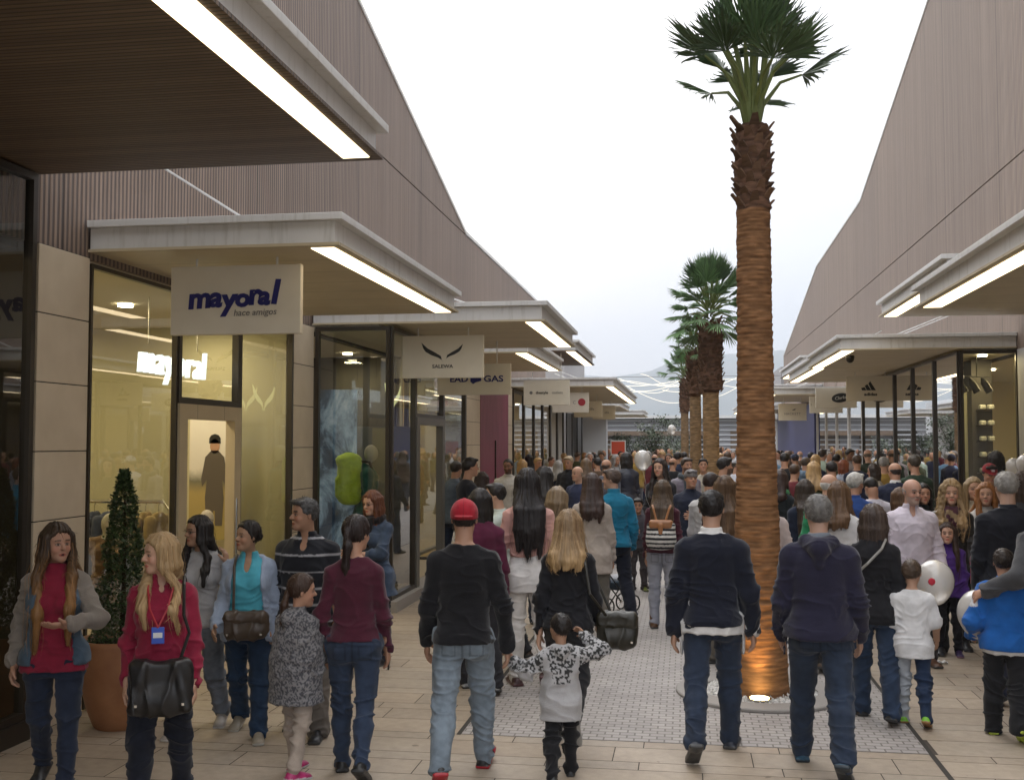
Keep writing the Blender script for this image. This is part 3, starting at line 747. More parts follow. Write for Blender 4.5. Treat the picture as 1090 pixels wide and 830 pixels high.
    g = M['glass'] = bpy.data.materials.new('shop_window_glass'); g.use_nodes = True; nt = g.node_tree; nt.nodes.clear()
    out = nt.nodes.new('ShaderNodeOutputMaterial'); mx = nt.nodes.new('ShaderNodeMixShader'); tr = nt.nodes.new('ShaderNodeBsdfTransparent'); gl = nt.nodes.new('ShaderNodeBsdfGlossy')
    tr.inputs[0].default_value = (.80,.84,.80,1); gl.inputs['Roughness'].default_value = .015; gl.inputs['Color'].default_value = (.95,.95,.95,1)
    fr_ = nt.nodes.new('ShaderNodeFresnel'); fr_.inputs['IOR'].default_value = 1.65
    sc = nt.nodes.new('ShaderNodeMath'); sc.operation = 'MULTIPLY_ADD'; sc.inputs[1].default_value = 1.35; sc.inputs[2].default_value = .03; sc.use_clamp = True
    nt.links.new(fr_.outputs[0], sc.inputs[0]); nt.links.new(sc.outputs[0], mx.inputs[0]); nt.links.new(tr.outputs[0], mx.inputs[1]); nt.links.new(gl.outputs[0], mx.inputs[2]); nt.links.new(mx.outputs[0], out.inputs[0])
    M['strip'] = mat('warm_light_strip', (.8,.8,.8), .5, emit=(1,.80,.50), es=2.2)
    M['down'] = mat('downlight_lens', (.8,.8,.8), .5, emit=(1,.84,.55), es=9)
    M['logo_glow'] = mat('backlit_letters', (.8,.8,.8), .5, emit=(.85,.95,1), es=.9)
    M['garland'] = mat('garland_bulbs', (.8,.8,.8), .5, emit=(1,.86,.58), es=.75)
    m = M['sign'] = mat('cream_sign_panel', (.66,.61,.50), .5)
    v = coord(m); L(m, ramp(m, noise(m, v, 2.5, 4), [(.3,(.62,.57,.465)),(.7,(.69,.64,.53))]), P(m).inputs['Base Color'])
    M['navy_ink'] = mat('navy_lettering', (.012,.012,.13), .5); M['dark_ink'] = mat('black_lettering', (.015,.015,.015), .5); M['grey_ink'] = mat('grey_lettering', (.16,.15,.14), .6)
    M['red_ink'] = mat('red_lettering', (.35,.02,.03), .5); M['pale_ink'] = mat('pale_lettering', (.55,.55,.5), .5)
    M['yellow_wall'] = mat('pale_shop_wall', (.47,.44,.29), .8); M['cream_wall'] = mat('cream_shop_wall', (.60,.53,.38), .8)
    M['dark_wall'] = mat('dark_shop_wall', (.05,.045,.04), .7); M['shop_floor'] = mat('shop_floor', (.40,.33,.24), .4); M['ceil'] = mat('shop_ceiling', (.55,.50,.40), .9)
    m = M['pink'] = mat('pink_hoarding', (.23,.045,.085), .5); v = coord(m, (1,.6,.3))
    L(m, ramp(m, noise(m, v, 5, 5), [(.3,(.19,.036,.07)),(.7,(.26,.055,.10))]), P(m).inputs['Base Color'])
    M['white_wall'] = mat('white_render', (.55,.56,.57), .8); M['grey_wall'] = mat('grey_render', (.30,.29,.29), .8); M['blue_panel'] = mat('blue_hoarding', (.05,.055,.16), .6)
    m = M['slab'] = attr_mat('beige_paving_slab', .55, 120, .2, .002, .4, mottling=.10)
    lk = P(m).inputs['Base Color'].links[0]; src = lk.from_socket; vv = coord(m)
    big = ramp(m, noise(m, vv, .55, 6, .65), [(.32,(.80,.79,.78)),(.6,(1.05,1.05,1.05))]); gum = ramp(m, noise(m, vv, 9, 2, .4), [(.24,(.55,.53,.5)),(.275,(1,1,1))])
    L(m, mixc(m, mixc(m, src, big, 1, 'MULTIPLY'), gum, 1, 'MULTIPLY'), P(m).inputs['Base Color'])
    M['grout'] = mat('dark_grout', (.075,.062,.05), .95)
    m = M['pavers'] = mat('grey_paver_strip', (.25,.23,.22), .75)
    br = m.node_tree.nodes.new('ShaderNodeTexBrick'); v = coord(m); L(m, v, br.inputs['Vector'])
    for k, q in (('Scale', 1.0),('Mortar Size', .006),('Brick Width', .105),('Row Height', .072),('Mortar Smooth', .1),('Bias', 0.0)): br.inputs[k].default_value = q
    br.inputs['Color1'].default_value = (.40,.37,.35,1); br.inputs['Color2'].default_value = (.33,.305,.29,1); br.inputs['Mortar'].default_value = (.19,.17,.155,1)
    c = mixc(m, br.outputs['Color'], ramp(m, noise(m, v, 1.3, 6), [(.3,(.84,.84,.84)),(.7,(1.1,1.1,1.1))]), 1, 'MULTIPLY'); L(m, c, P(m).inputs['Base Color'])
    inv = math_n(m, 'SUBTRACT', 1.0, br.outputs['Fac']); bump(m, inv, .6, .005)
    m = M['soil'] = mat('distant_ground', (.13,.12,.10), .95); v = coord(m); L(m, ramp(m, noise(m, v, .02, 6), [(.3,(.10,.10,.07)),(.7,(.17,.15,.12))]), P(m).inputs['Base Color'])
    m = M['terra'] = mat('terracotta_pot', (.30,.13,.055), .5); v = coord(m); L(m, ramp(m, noise(m, v, 6, 5), [(.3,(.25,.105,.045)),(.7,(.35,.16,.07))]), P(m).inputs['Base Color'])
    M['leaf'] = attr_mat('leaf', .5, 0, spec=.35); M['bark'] = attr_mat('palm_bark', .9, 60, .5, .004, .2, mottling=.22, stretch=(1,1,5))
    M['gravel'] = attr_mat('white_gravel', .8, 60, .3, .002); M['concrete'] = mat('concrete_ring', (.30,.28,.26), .8)
    m = M['hill'] = mat('wooded_hill', (.06,.08,.05), 1); v = coord(m); L(m, ramp(m, noise(m, v, .006, 8), [(.3,(.05,.065,.04)),(.7,(.13,.12,.08))]), P(m).inputs['Base Color'])
    m = M['balloon'] = mat('pearl_balloon', (.75,.72,.68), .18, coat=.6); P(m).inputs['Transmission Weight'].default_value = .45
    m = M['poster_cold'] = mat('mountain_poster', (.3,.4,.5), .4); v = coord(m, (1,1,.7))
    c = ramp(m, noise(m, v, 2.2, 8, .65, .6), [(.28,(.01,.015,.03)),(.45,(.06,.10,.16)),(.55,(.30,.42,.55)),(.70,(.75,.82,.9))]); L(m, c, P(m).inputs['Base Color']); L(m, c, P(m).inputs['Emission Color']); P(m).inputs['Emission Strength'].default_value = .12
    M['red_ban'] = mat('orange_red_banner', (.55,.075,.035), .6)

# ------------------------------------------------------------------ ground
def ground():
    mb = MB(); mb.quad((-3000,-300,-.012),(3000,-300,-.012),(3000,4000,-.012),(-3000,4000,-.012)); tag(mb.build('ground', M['soil']), kind='structure')
    mb = MB(); mb.box(-12,12,-4,95,-.010,-.005); tag(mb.build('pavement_base', M['grout']), kind='structure')
    rng = random.Random(3); mb = MB(); y = -3.0; i = 0; ws = [.36,.30,.17,.33,.17]
    def row(x0, x1, y0, y1):
        x = x0 - rng.random()*1.0
        while x < x1:
            l = rng.choice([.9,.9,1.2,.6]) if y0 < 40 else 1.2
            a, b = max(x, x0), min(x+l, x1)
            if b-a > .03:
                k = .93+.16*rng.random(); w = (rng.random()-.5)*.015
                mb.col = ((.37+w)*k, .305*k, (.235-w*.6)*k)
                g = .0035; mb.quad((a+g,y0+g,0),(b-g,y0+g,0),(b-g,y1-g,0),(a+g,y1-g,0))
            x += l
    while y < 62:
        w = ws[i % 5]; i += 1
        if y+w <= 7.62: row(-4.75, 1.585, y, y+w); row(1.615, 5.3, y, y+w)
        elif y < 7.6: w = 7.62-y; row(-4.75, 1.585, y, y+w); row(1.615, 5.3, y, y+w)
        else: row(-4.75, -1.615, y, y+w); row(1.615, 5.3, y, y+w)
        y += w
    tag(mb.build('pavement', M['slab'], colors=True), kind='structure')
    mb = MB(); mb.quad((-1.585,7.625,0),(1.585,7.625,0),(1.585,62,0),(-1.585,62,0)); tag(mb.build('path', M['pavers']), kind='structure')
    mb = MB(); mb.quad((1.585,-3,.001),(1.615,-3,.001),(1.615,62,.001),(1.585,62,.001)); mb.quad((-1.615,7.6,.001),(-1.585,7.6,.001),(-1.585,62,.001),(-1.615,62,.001)); tag(mb.build('drain_slot', M['joint']), kind='structure')
    # wooded hills on the skyline
    v = []; f = []; nx, ny = 120, 8; rr = np.arange(nx)
    prof = 205+60*np.sin(rr*.09+1.2)+28*vnoise(np.stack([rr*.23, rr*0, rr*0], 1), 2)+10*vnoise(np.stack([rr*.9, rr*0, rr*0+4], 1), 2)
    for j in range(ny):
        t = j/(ny-1)
        for i in range(nx):
            v.append((-2600+i*5200/nx, 2300+900*t, prof[i]*math.sin(t*PI/2)**.8*(1+.05*math.sin(i*.7+j)) - 2))
    for j in range(ny-1):
        for i in range(nx-1): a = j*nx+i; f.append((a, a+1, a+nx+1, a+nx))
    tag(mesh_obj('hills', v, f, M['hill']), kind='structure')

# ------------------------------------------------------------------ canopies, signs, shopfronts
def canopy(par, sd, y0, y1, zb, lat, wall, dark=False, strip=True, rods=True, fm='fascia'):
    """sd -1 left, +1 right; lat = lateral of the outer bottom edge, wall = lateral of the wall"""
    def X(a): return sd*a
    a, b = sorted((X(lat+.045), X(wall)))
    c = MB(); c.box(a, b, y0+.03, y1-.03, zb+.02, zb+.19)
    a2, b2 = sorted((X(lat-.03), X(wall))); c.box(a2, b2, y0-.025, y1+.025, zb+.19, zb+.245)
    ft = MB(); c2 = c
    o = c.build('canopy', M[fm], par, bevel=.004)
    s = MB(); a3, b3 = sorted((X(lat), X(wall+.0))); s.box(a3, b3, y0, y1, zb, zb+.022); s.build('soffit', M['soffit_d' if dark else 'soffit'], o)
    if strip:
        a4, b4 = sorted((X(lat+.07), X(lat+.255))); st = MB(); st.box(a4, b4, y0+.10, y1-.10, zb-.006, zb+.004); st.build('light_strip', M['strip'], o)
    if rods:
        for y in (y0+(y1-y0)*.24, y0+(y1-y0)*.76):
            r = MB(); r.tube([(X(wall), y, zb+.98), (X(lat+.9), y, zb+.26)], .012, 6); r.box(X(lat+.9)-.04, X(lat+.9)+.04, y-.02, y+.02, zb+.245, zb+.29); r.build('tension_rod', M['fascia'], o)
    return o
def sign_at(px0, px1, py0, py1, Y, zc, label, draw, cat='sign', rods=True):
    a = at_y(px0, py0, Y); b = at_y(px1, py1, Y); w, h = b.x-a.x, a.z-b.z; c = ((a.x+b.x)/2, Y, (a.z+b.z)/2)
    root = empty('hanging_sign', c, 0, label, cat, 'shop signs hanging under the canopies')
    mb = MB(); mb.box(-w/2, w/2, -.03, .03, -h/2, h/2); mb.build('panel', M['sign'], root, bevel=.006)
    if rods:
        for q in (-.31, .31):
            r = MB(); r.tube([(q*w, 0, h/2-.01), (q*w, 0, zc-c[2]+.01)], .009, 6); r.build('rod', M['fascia'], root)
    draw(root, w, h); return root
def TM(x=0, z=0, y=-.033, rot=0): return Matrix.Translation((x, y, z)) @ Matrix.Rotation(PI/2, 4, 'X') @ Matrix.Rotation(rot, 4, 'Z')
def flat(root, name, pts, m, y=-.031, d=-.004):
    mb = MB(); mb.poly([(x, y, z) for x, z in pts], (0, d, 0)); return mb.build(name, m, root)
def ellipse(cx, cz, rx, rz, rot=0, n=28):
    return [(cx+rx*math.cos(t)*math.cos(rot)-rz*math.sin(t)*math.sin(rot), cz+rx*math.cos(t)*math.sin(rot)+rz*math.sin(t)*math.cos(rot)) for t in [2*PI*i/n for i in range(n)]]
def wing(s, sc, cx, cz):
    p = [(.012,-.09),(.03,-.025),(.09,.012),(.17,.055),(.235,.115),(.215,.055),(.19,.02),(.13,-.015),(.06,-.04),(.02,-.065)]
    return [(cx+s*x*sc, cz+z*sc) for x, z in p]
def pane_wall(par, x0, y0, x1, y1, z0, z1, name='shopfront_window', frame='frame', fw=.05, ztr=None, depth=.07):
    """glazed bay between two plan points; frame with a pane inside"""
    d = Vector((x1-x0, y1-y0, 0)); ln = d.length; d.normalize(); ang = math.atan2(d.y, d.x)
    T = Matrix.Translation((x0, y0, 0)) @ Matrix.Rotation(ang, 4, 'Z')
    mb = MB(); h = depth/2
    mb.box(0, fw, -h, h, z0, z1, T); mb.box(ln-fw, ln, -h, h, z0, z1, T); mb.box(fw, ln-fw, -h, h, z1-fw, z1, T); mb.box(fw, ln-fw, -h, h, z0, z0+fw, T)
    if ztr: mb.box(fw, ln-fw, -h, h, ztr-fw/2, ztr+fw/2, T)
    o = mb.build(name, M[frame], par)
    g = MB(); g.quad(*[T @ Vector(q) for q in ((fw*.8,0,z0+fw*.8),(ln-fw*.8,0,z0+fw*.8),(ln-fw*.8,0,z1-fw*.8),(fw*.8,0,z1-fw*.8))]); g.build('pane', M['glass'], o)
    return o
def pilaster(par, x, y0, y1, sd, z1=3.5, d=.25, m='stone'):
    mb = MB(); xa, xb = sorted((x, x-sd*(-1)*d)) if sd < 0 else sorted((x, x+d))
    if sd < 0: xa, xb = x-d, x
    mb.box(xa+.01, xb-.004, y0+.004, y1-.004, 0, z1, None); core = mb.build('pilaster', M['joint'], par)
    s = MB(); z = 0
    while z < z1-.01:
        t = min(z+.5, z1); s.box(xa, xb, y0, y1, z+.004, t-.004); z = t
    s.build('stone_facing', M[m], core, bevel=.003)
def area(name, loc, size, power, col, rot=(0,0,0), sy=None):
    l = bpy.data.lights.new(name, 'AREA'); l.energy = power; l.color = col; l.size = size
    if sy: l.shape = 'RECTANGLE'; l.size_y = sy
    o = bpy.data.objects.new(name, l); COL.objects.link(o); o.location = loc; o.rotation_euler = rot; return o
def room(par, sd, xw, y0, y1, depth, z1, wm, lamps, power, col=(1,.74,.38), fm='shop_floor', back='cream_wall', floor_z=.012, skip=0):
    """interior behind a shopfront: walls, ceiling, floor, ceiling lamps"""
    xa, xb = sorted((xw+sd*.06, xw+sd*depth)); xback = xb if sd > 0 else xa
    t = .06; xs = xa, xb
    if skip: xs = (xa, xb-skip) if sd < 0 else (xa+skip, xb)
    mb = MB(); mb.box(xs[0], xs[1], y0-t, y0-.001, 0, z1); mb.build('side_wall', M[wm], par)
    mb = MB(); mb.box(xs[0], xs[1], y1+.001, y1+t, 0, z1); mb.build('side_wall', M[wm], par)
    mb = MB(); mb.box(min(xback, xback+sd*t), max(xback, xback+sd*t), y0, y1, 0, z1); mb.build('back_wall', M[back], par)
    mb = MB(); mb.box(xa, xb, y0, y1, z1, z1+t); mb.build('shop_ceiling', M['ceil'], par)
    mb = MB(); mb.box(xa, xb, y0, y1, .002, floor_z); mb.build('shop_floor', M[fm], par)
    for (fx, fy) in lamps:
        x = xw+sd*fx; y = y0+(y1-y0)*fy
        mb = MB(); mb.lathe([(.06,z1-.03),(.075,z1-.03),(.075,z1)], 16, (x, y)); o = mb.build('downlight', M['down'], par)
        area('shop_lamp', (x, y, z1-.05), .25, power, col)

def buildings():
    WL, WR = -4.59, 5.1
    # ---------------- left
    b = empty('retail_building', (0,0,0), 0, 'left retail building with brown batten cladding above its shopfronts', 'building')
    def clad(sd, x, low, name='cladding'):
        for pts in low:
            mb = MB(); mb.poly([(x, y, z) for y, z in pts], (sd*.25, 0, 0)); o = mb.build(name, M['clad'], b)
    mb = MB(); mb.box(WL-.22, WL-.10, -4, 36, 3.45, 6.6); mb.build('wall_core', M['joint'], b)
    clad(-1, WL-.03, [[(-4,3.5),(36,3.5),(36,6.49),(-4,6.49)], [(-4,6.515),(22.6,6.515),(14.9,8.4),(-4,13.0)]])
    mb = MB(); mb.poly([(WL-.01,-4,13.0),(WL-.01,14.9,8.4),(WL-.01,22.6,6.515),(WL-.01,36,6.50),(WL-.01,36,6.56),(WL-.01,22.6,6.58),(WL-.01,14.9,8.46),(WL-.01,-4,13.06)], (-.32,0,0)); mb.build('parapet_cap', M['fascia'], b)
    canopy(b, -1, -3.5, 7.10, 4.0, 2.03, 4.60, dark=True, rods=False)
    canopy(b, -1, 7.76, 12.12, 3.55, 2.56, 4.60)
    canopy(b, -1, 12.92, 16.62, 3.53, 1.66, 4.60)
    canopy(b, -1, 17.5, 22.2, 3.53, 2.5, 4.60)
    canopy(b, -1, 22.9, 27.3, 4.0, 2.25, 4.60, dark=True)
    canopy(b, -1, 28.6, 41.5, 3.53, 1.81, 4.60)
    # first shop: dark glazing up to 4 m
    for a, c in ((-3.5,1.2),(1.2,4.2),(4.2,7.02)): pane_wall(b, WL, a, WL, c, .14, 3.98)
    mb = MB(); mb.box(WL-.1, WL+.06, -3.5, 7.02, 0, .14); mb.build('plinth', M['frame'], b)
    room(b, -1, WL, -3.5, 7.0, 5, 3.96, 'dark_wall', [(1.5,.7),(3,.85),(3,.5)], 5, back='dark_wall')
    pilaster(b, WL+.02, 7.07, 7.74, -1); 
    # second shop, lit yellow
    pane_wall(b, WL, 7.76, WL, 9.24, 0.02, 3.46, fw=.032, depth=.05)
    d = pane_wall(b, WL, 9.24, WL, 10.62, 2.42, 3.46, fw=.06)
    mb = MB(); mb.box(WL-.05, WL+.05, 9.24, 9.40, 0, 2.42); mb.box(WL-.05, WL+.05, 10.46, 10.62, 0, 2.42); mb.box(WL-.05, WL+.05, 9.40, 10.46, 2.28, 2.42)
    dr = mb.build('door', M['soffit'], b); mb = MB(); mb.tube([(WL+.10, 10.40, .8),(WL+.10, 10.40, 1.5)], .014); mb.build('door_handle', M['chrome'], dr)
    pane_wall(b, WL, 10.62, WL, 12.16, 0.02, 3.46, fw=.045)
    room(b, -1, WL, 7.76, 12.16, 5.5, 3.44, 'yellow_wall', [(.9,.15),(.9,.5),(.9,.85),(3,.3),(3,.7),(4.6,.5)], 10, col=(1,.80,.48), back='cream_wall')
    pilaster(b, WL+.02, 12.18, 12.90, -1)
    # third shop: glazed box standing forward of the wall
    X3 = -3.59
    mb = MB(); mb.box(WL-.2, X3+.12, 12.82, 17.5, 0, .13); mb.build('plinth', M['concrete'], b)
    pane_wall(b, WL+.04, 12.92, X3, 12.92, .13, 3.5, fw=.05)
    pane_wall(b, X3, 12.92, X3, 14.1, .13, 3.5, fw=.05)
    pane_wall(b, X3, 14.1, X3, 15.8, 2.4, 3.5, fw=.05); 
    mb = MB(); mb.box(X3-.05, X3+.05, 14.1, 14.26, .13, 2.4); mb.box(X3-.05, X3+.05, 15.64, 15.8, .13, 2.4); mb.box(X3-.05, X3+.05, 14.26, 15.64, 2.3, 2.4); dr = mb.build('door', M['frame_g'], b)
    mb = MB(); mb.box(X3-.95, X3-.05, 14.28, 14.34, .16, 2.28); lf = mb.build('door_leaf', M['frame_g'], dr)
    pane_wall(b, X3, 15.8, X3, 17.45, .13, 3.5, fw=.05); pane_wall(b, X3, 17.45, WL, 17.45, .13, 3.5, fw=.05)
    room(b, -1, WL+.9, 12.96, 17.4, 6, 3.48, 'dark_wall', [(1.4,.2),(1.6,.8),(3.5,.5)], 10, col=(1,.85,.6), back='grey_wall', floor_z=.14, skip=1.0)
    # fourth and fifth fronts
    pane_wall(b, WL, 17.5, WL, 20.0, .1, 3.48); pane_wall(b, WL, 20.0, WL, 22.4, .1, 3.48)
    room(b, -1, WL, 17.55, 22.4, 5, 3.46, 'cream_wall', [(1.5,.3),(1.5,.8)], 14)
    pilaster(b, WL+.02, 22.5, 24.0, -1)
    mb = MB(); mb.box(WL-.1, WL+.03, 24.0, 27.9, 0, 3.5); mb.build('hoarding', M['pink'], b)
    mb = MB(); mb.box(WL+.03, WL+.06, 25.85, 25.9, .9, 2.1); mb.build('hoarding_handle', M['frame'], b)
    pilaster(b, WL+.02, 27.9, 28.6, -1)
    y = 28.65
    for k in range(6):
        pane_wall(b, WL+.02, y, WL+.02, y+2.0, .1, 3.48, fw=.09); y += 2.05
    room(b, -1, WL+.02, 28.65, 41, 4, 3.46, 'cream_wall', [(1.5,.15),(1.5,.5),(1.5,.85)], 14, back='grey_wall')
    # ---------------- far left annex
    b = empty('retail_building', (0,0,0), 0, 'far white rendered shop block beyond the brown left building', 'building')
    mb = MB(); mb.box(-14, WL+.0, 41.3, 50, 0, 5.6); mb.build('wall', M['grey_wall'], b)
    mb = MB(); mb.box(-14, WL+.1, 50, 62, 0, 4.2); mb.build('wall', M['white_wall'], b)
    mb = MB(); mb.box(-4.3, -3.3, 46, 46.8, 0, 3.5); mb.build('pillar', M['white_wall'], b)
    canopy(b, -1, 44, 52, 3.5, 2.6, 4.60, rods=False, strip=False); canopy(b, -1, 54, 60, 3.4, 2.0, 4.60, rods=False, strip=False)
    for k in range(4):
        mb = MB(); mb.box(WL, WL+.05, 42+k*2.1, 43.6+k*2.1, .3, 3.2); mb.build('window', M['frame'], b)
    # ---------------- right
    b = empty('retail_building', (0,0,0), 0, 'right retail building with tall grey-brown cladding and projecting glazed shop', 'building')
    mb = MB(); mb.box(WR+.10, WR+.22, 0, 58, 3.45, 6.6); mb.build('wall_core', M['joint'], b)
    clad(1, WR+.03, [[(0,3.5),(58,3.5),(58,6.49),(0,6.49)], [(0,6.515),(58,6.515),(43.3,8.9),(32.6,9.1),(23.6,11.3),(0,17.0)]])
    mb = MB(); mb.poly([(WR+.01,y,z) for y, z in ((0,17),(23.6,11.3),(32.6,9.1),(43.3,8.9),(58,6.51),(58,6.57),(43.3,8.96),(32.6,9.16),(23.6,11.36),(0,17.06))], (.32,0,0)); mb.build('parapet_cap', M['fascia'], b)
    canopy(b, 1, 3.0, 12.35, 3.53, 2.50, 5.12)
    canopy(b, 1, 13.1, 17.4, 4.0, 2.98, 5.12, rods=False)
    canopy(b, 1, 17.82, 22.1, 3.53, 2.43, 5.12)
    canopy(b, 1, 22.15, 27.4, 3.53, 2.5, 5.12, rods=False)
    canopy(b, 1, 28.0, 34.0, 4.0, 2.9, 5.12, dark=True); canopy(b, 1, 34.6, 41.0, 3.53, 2.55, 5.12)
    canopy(b, 1, 42, 50, 4.0, 2.9, 5.12); canopy(b, 1, 51, 58, 3.53, 2.5, 5.12)
    mb = MB(); mb.box(WR, WR+.25, 3, 17.75, 0, 3.5); mb.build('wall', M['stone_g'], b)
    X4 = 4.27
    pane_wall(b, X4, 17.86, WR+.05, 17.86, .1, 3.5, fw=.05)
    pane_wall(b, X4, 17.86, X4, 19.6, .1, 3.5, fw=.04); pane_wall(b, X4, 19.6, X4, 21.4, .1, 3.5, fw=.04); pane_wall(b, X4, 21.4, X4, 23.2, .1, 3.5, fw=.06); pane_wall(b, X4, 23.2, X4, 25.2, .1, 3.5, fw=.04); pane_wall(b, X4, 25.2, X4, 27.2, .1, 3.5, fw=.04)
    mb = MB(); mb.box(X4-.08, WR, 17.8, 27.3, 0, .1); mb.build('plinth', M['concrete'], b)
    room(b, 1, X4, 17.9, 27.2, 5, 3.48, 'cream_wall', [(.5,.06),(1.6,.2),(1.6,.45),(1.6,.7),(3.4,.35)], 13, col=(1,.78,.40), back='yellow_wall', floor_z=.11, skip=.86)
    mb = MB(); mb.box(X4+.04, X4+.46, 19.3, 19.5, .11, 3.0); mb.build('display_wall', M['yellow_wall'], b); mb = MB(); mb.box(X4+.46, WR-.05, 19.0, 19.5, .11, 3.44); mb.build('shelf_wall', M['dark_wall'], b)
    for k in range(9):
        mb = MB(); mb.box(X4+.52, WR-.1, 18.84, 19.0, .5+k*.26, .52+k*.26); sh = mb.build('shelf', M['frame'], b)
        for q in range(2): mb = MB(); mb.box(X4+.55+q*.13, X4+.64+q*.13, 18.82, 18.98, .522+k*.26, .60+k*.26); mb.build('trainer', M['pale_ink'], sh, bevel=.02)
    y = 28
    for k in range(5):
        pane_wall(b, WR-.3, y, WR-.3, y+2.6, .1, 3.4, fw=.12, frame='frame_w'); y += 2.6
    room(b, 1, WR-.3, 28, 41, 4, 3.42, 'grey_wall', [(1.5,.2),(1.5,.7)], 12, col=(.9,.93,1), back='grey_wall')
    mb = MB(); mb.box(WR-.4, WR+.1, 41.05, 57, 0, 3.5); mb.build('hoarding', M['blue_panel'], b)
    b = empty('retail_building', (0,0,0), 0, 'far grey block beyond the end of the right building', 'building')
    mb = MB(); mb.box(5.0, 16, 58.2, 76, 0, 6.0); mb.build('wall', M['grey_wall'], b); mb = MB(); mb.box(4.0, 5.0, 60, 76, 3.3, 3.6); mb.build('canopy', M['fascia'], b)
    mb = MB(); mb.box(4.95, 5.0, 61, 74, .3, 3.2); mb.build('window', M['frame_w'], b)
    # ---------------- building closing the street
    b = empty('retail_building', (0,0,0), 0, 'low building with horizontal louvre bands closing the street far behind', 'building')
    mb = MB(); mb.box(-26, 34, 96, 110, 0, 4.1); mb.build('wall', M['grey_wall'], b)
    mb = MB()
    for k in range(9): mb.box(-26, 34, 95.85, 95.98, .5+k*.42, .62+k*.42)
    mb.build('louvre', M['white_wall'], b)
    for k in range(14):
        x = -22+k*3.7; mb = MB(); mb.box(x, x+2.1, 95.9, 95.99, .1, 3.1); mb.build('window', M['soffit_d' if k % 3 else 'frame'], b)
    mb = MB(); mb.box(-26, 34, 94.8, 96, 4.1, 4.35); mb.build('roof', M['fascia'], b)
    mb = MB(); mb.box(-9, 2, 94.7, 95.8, 2.6, 3.0); mb.build('band', M['soffit_d'], b)

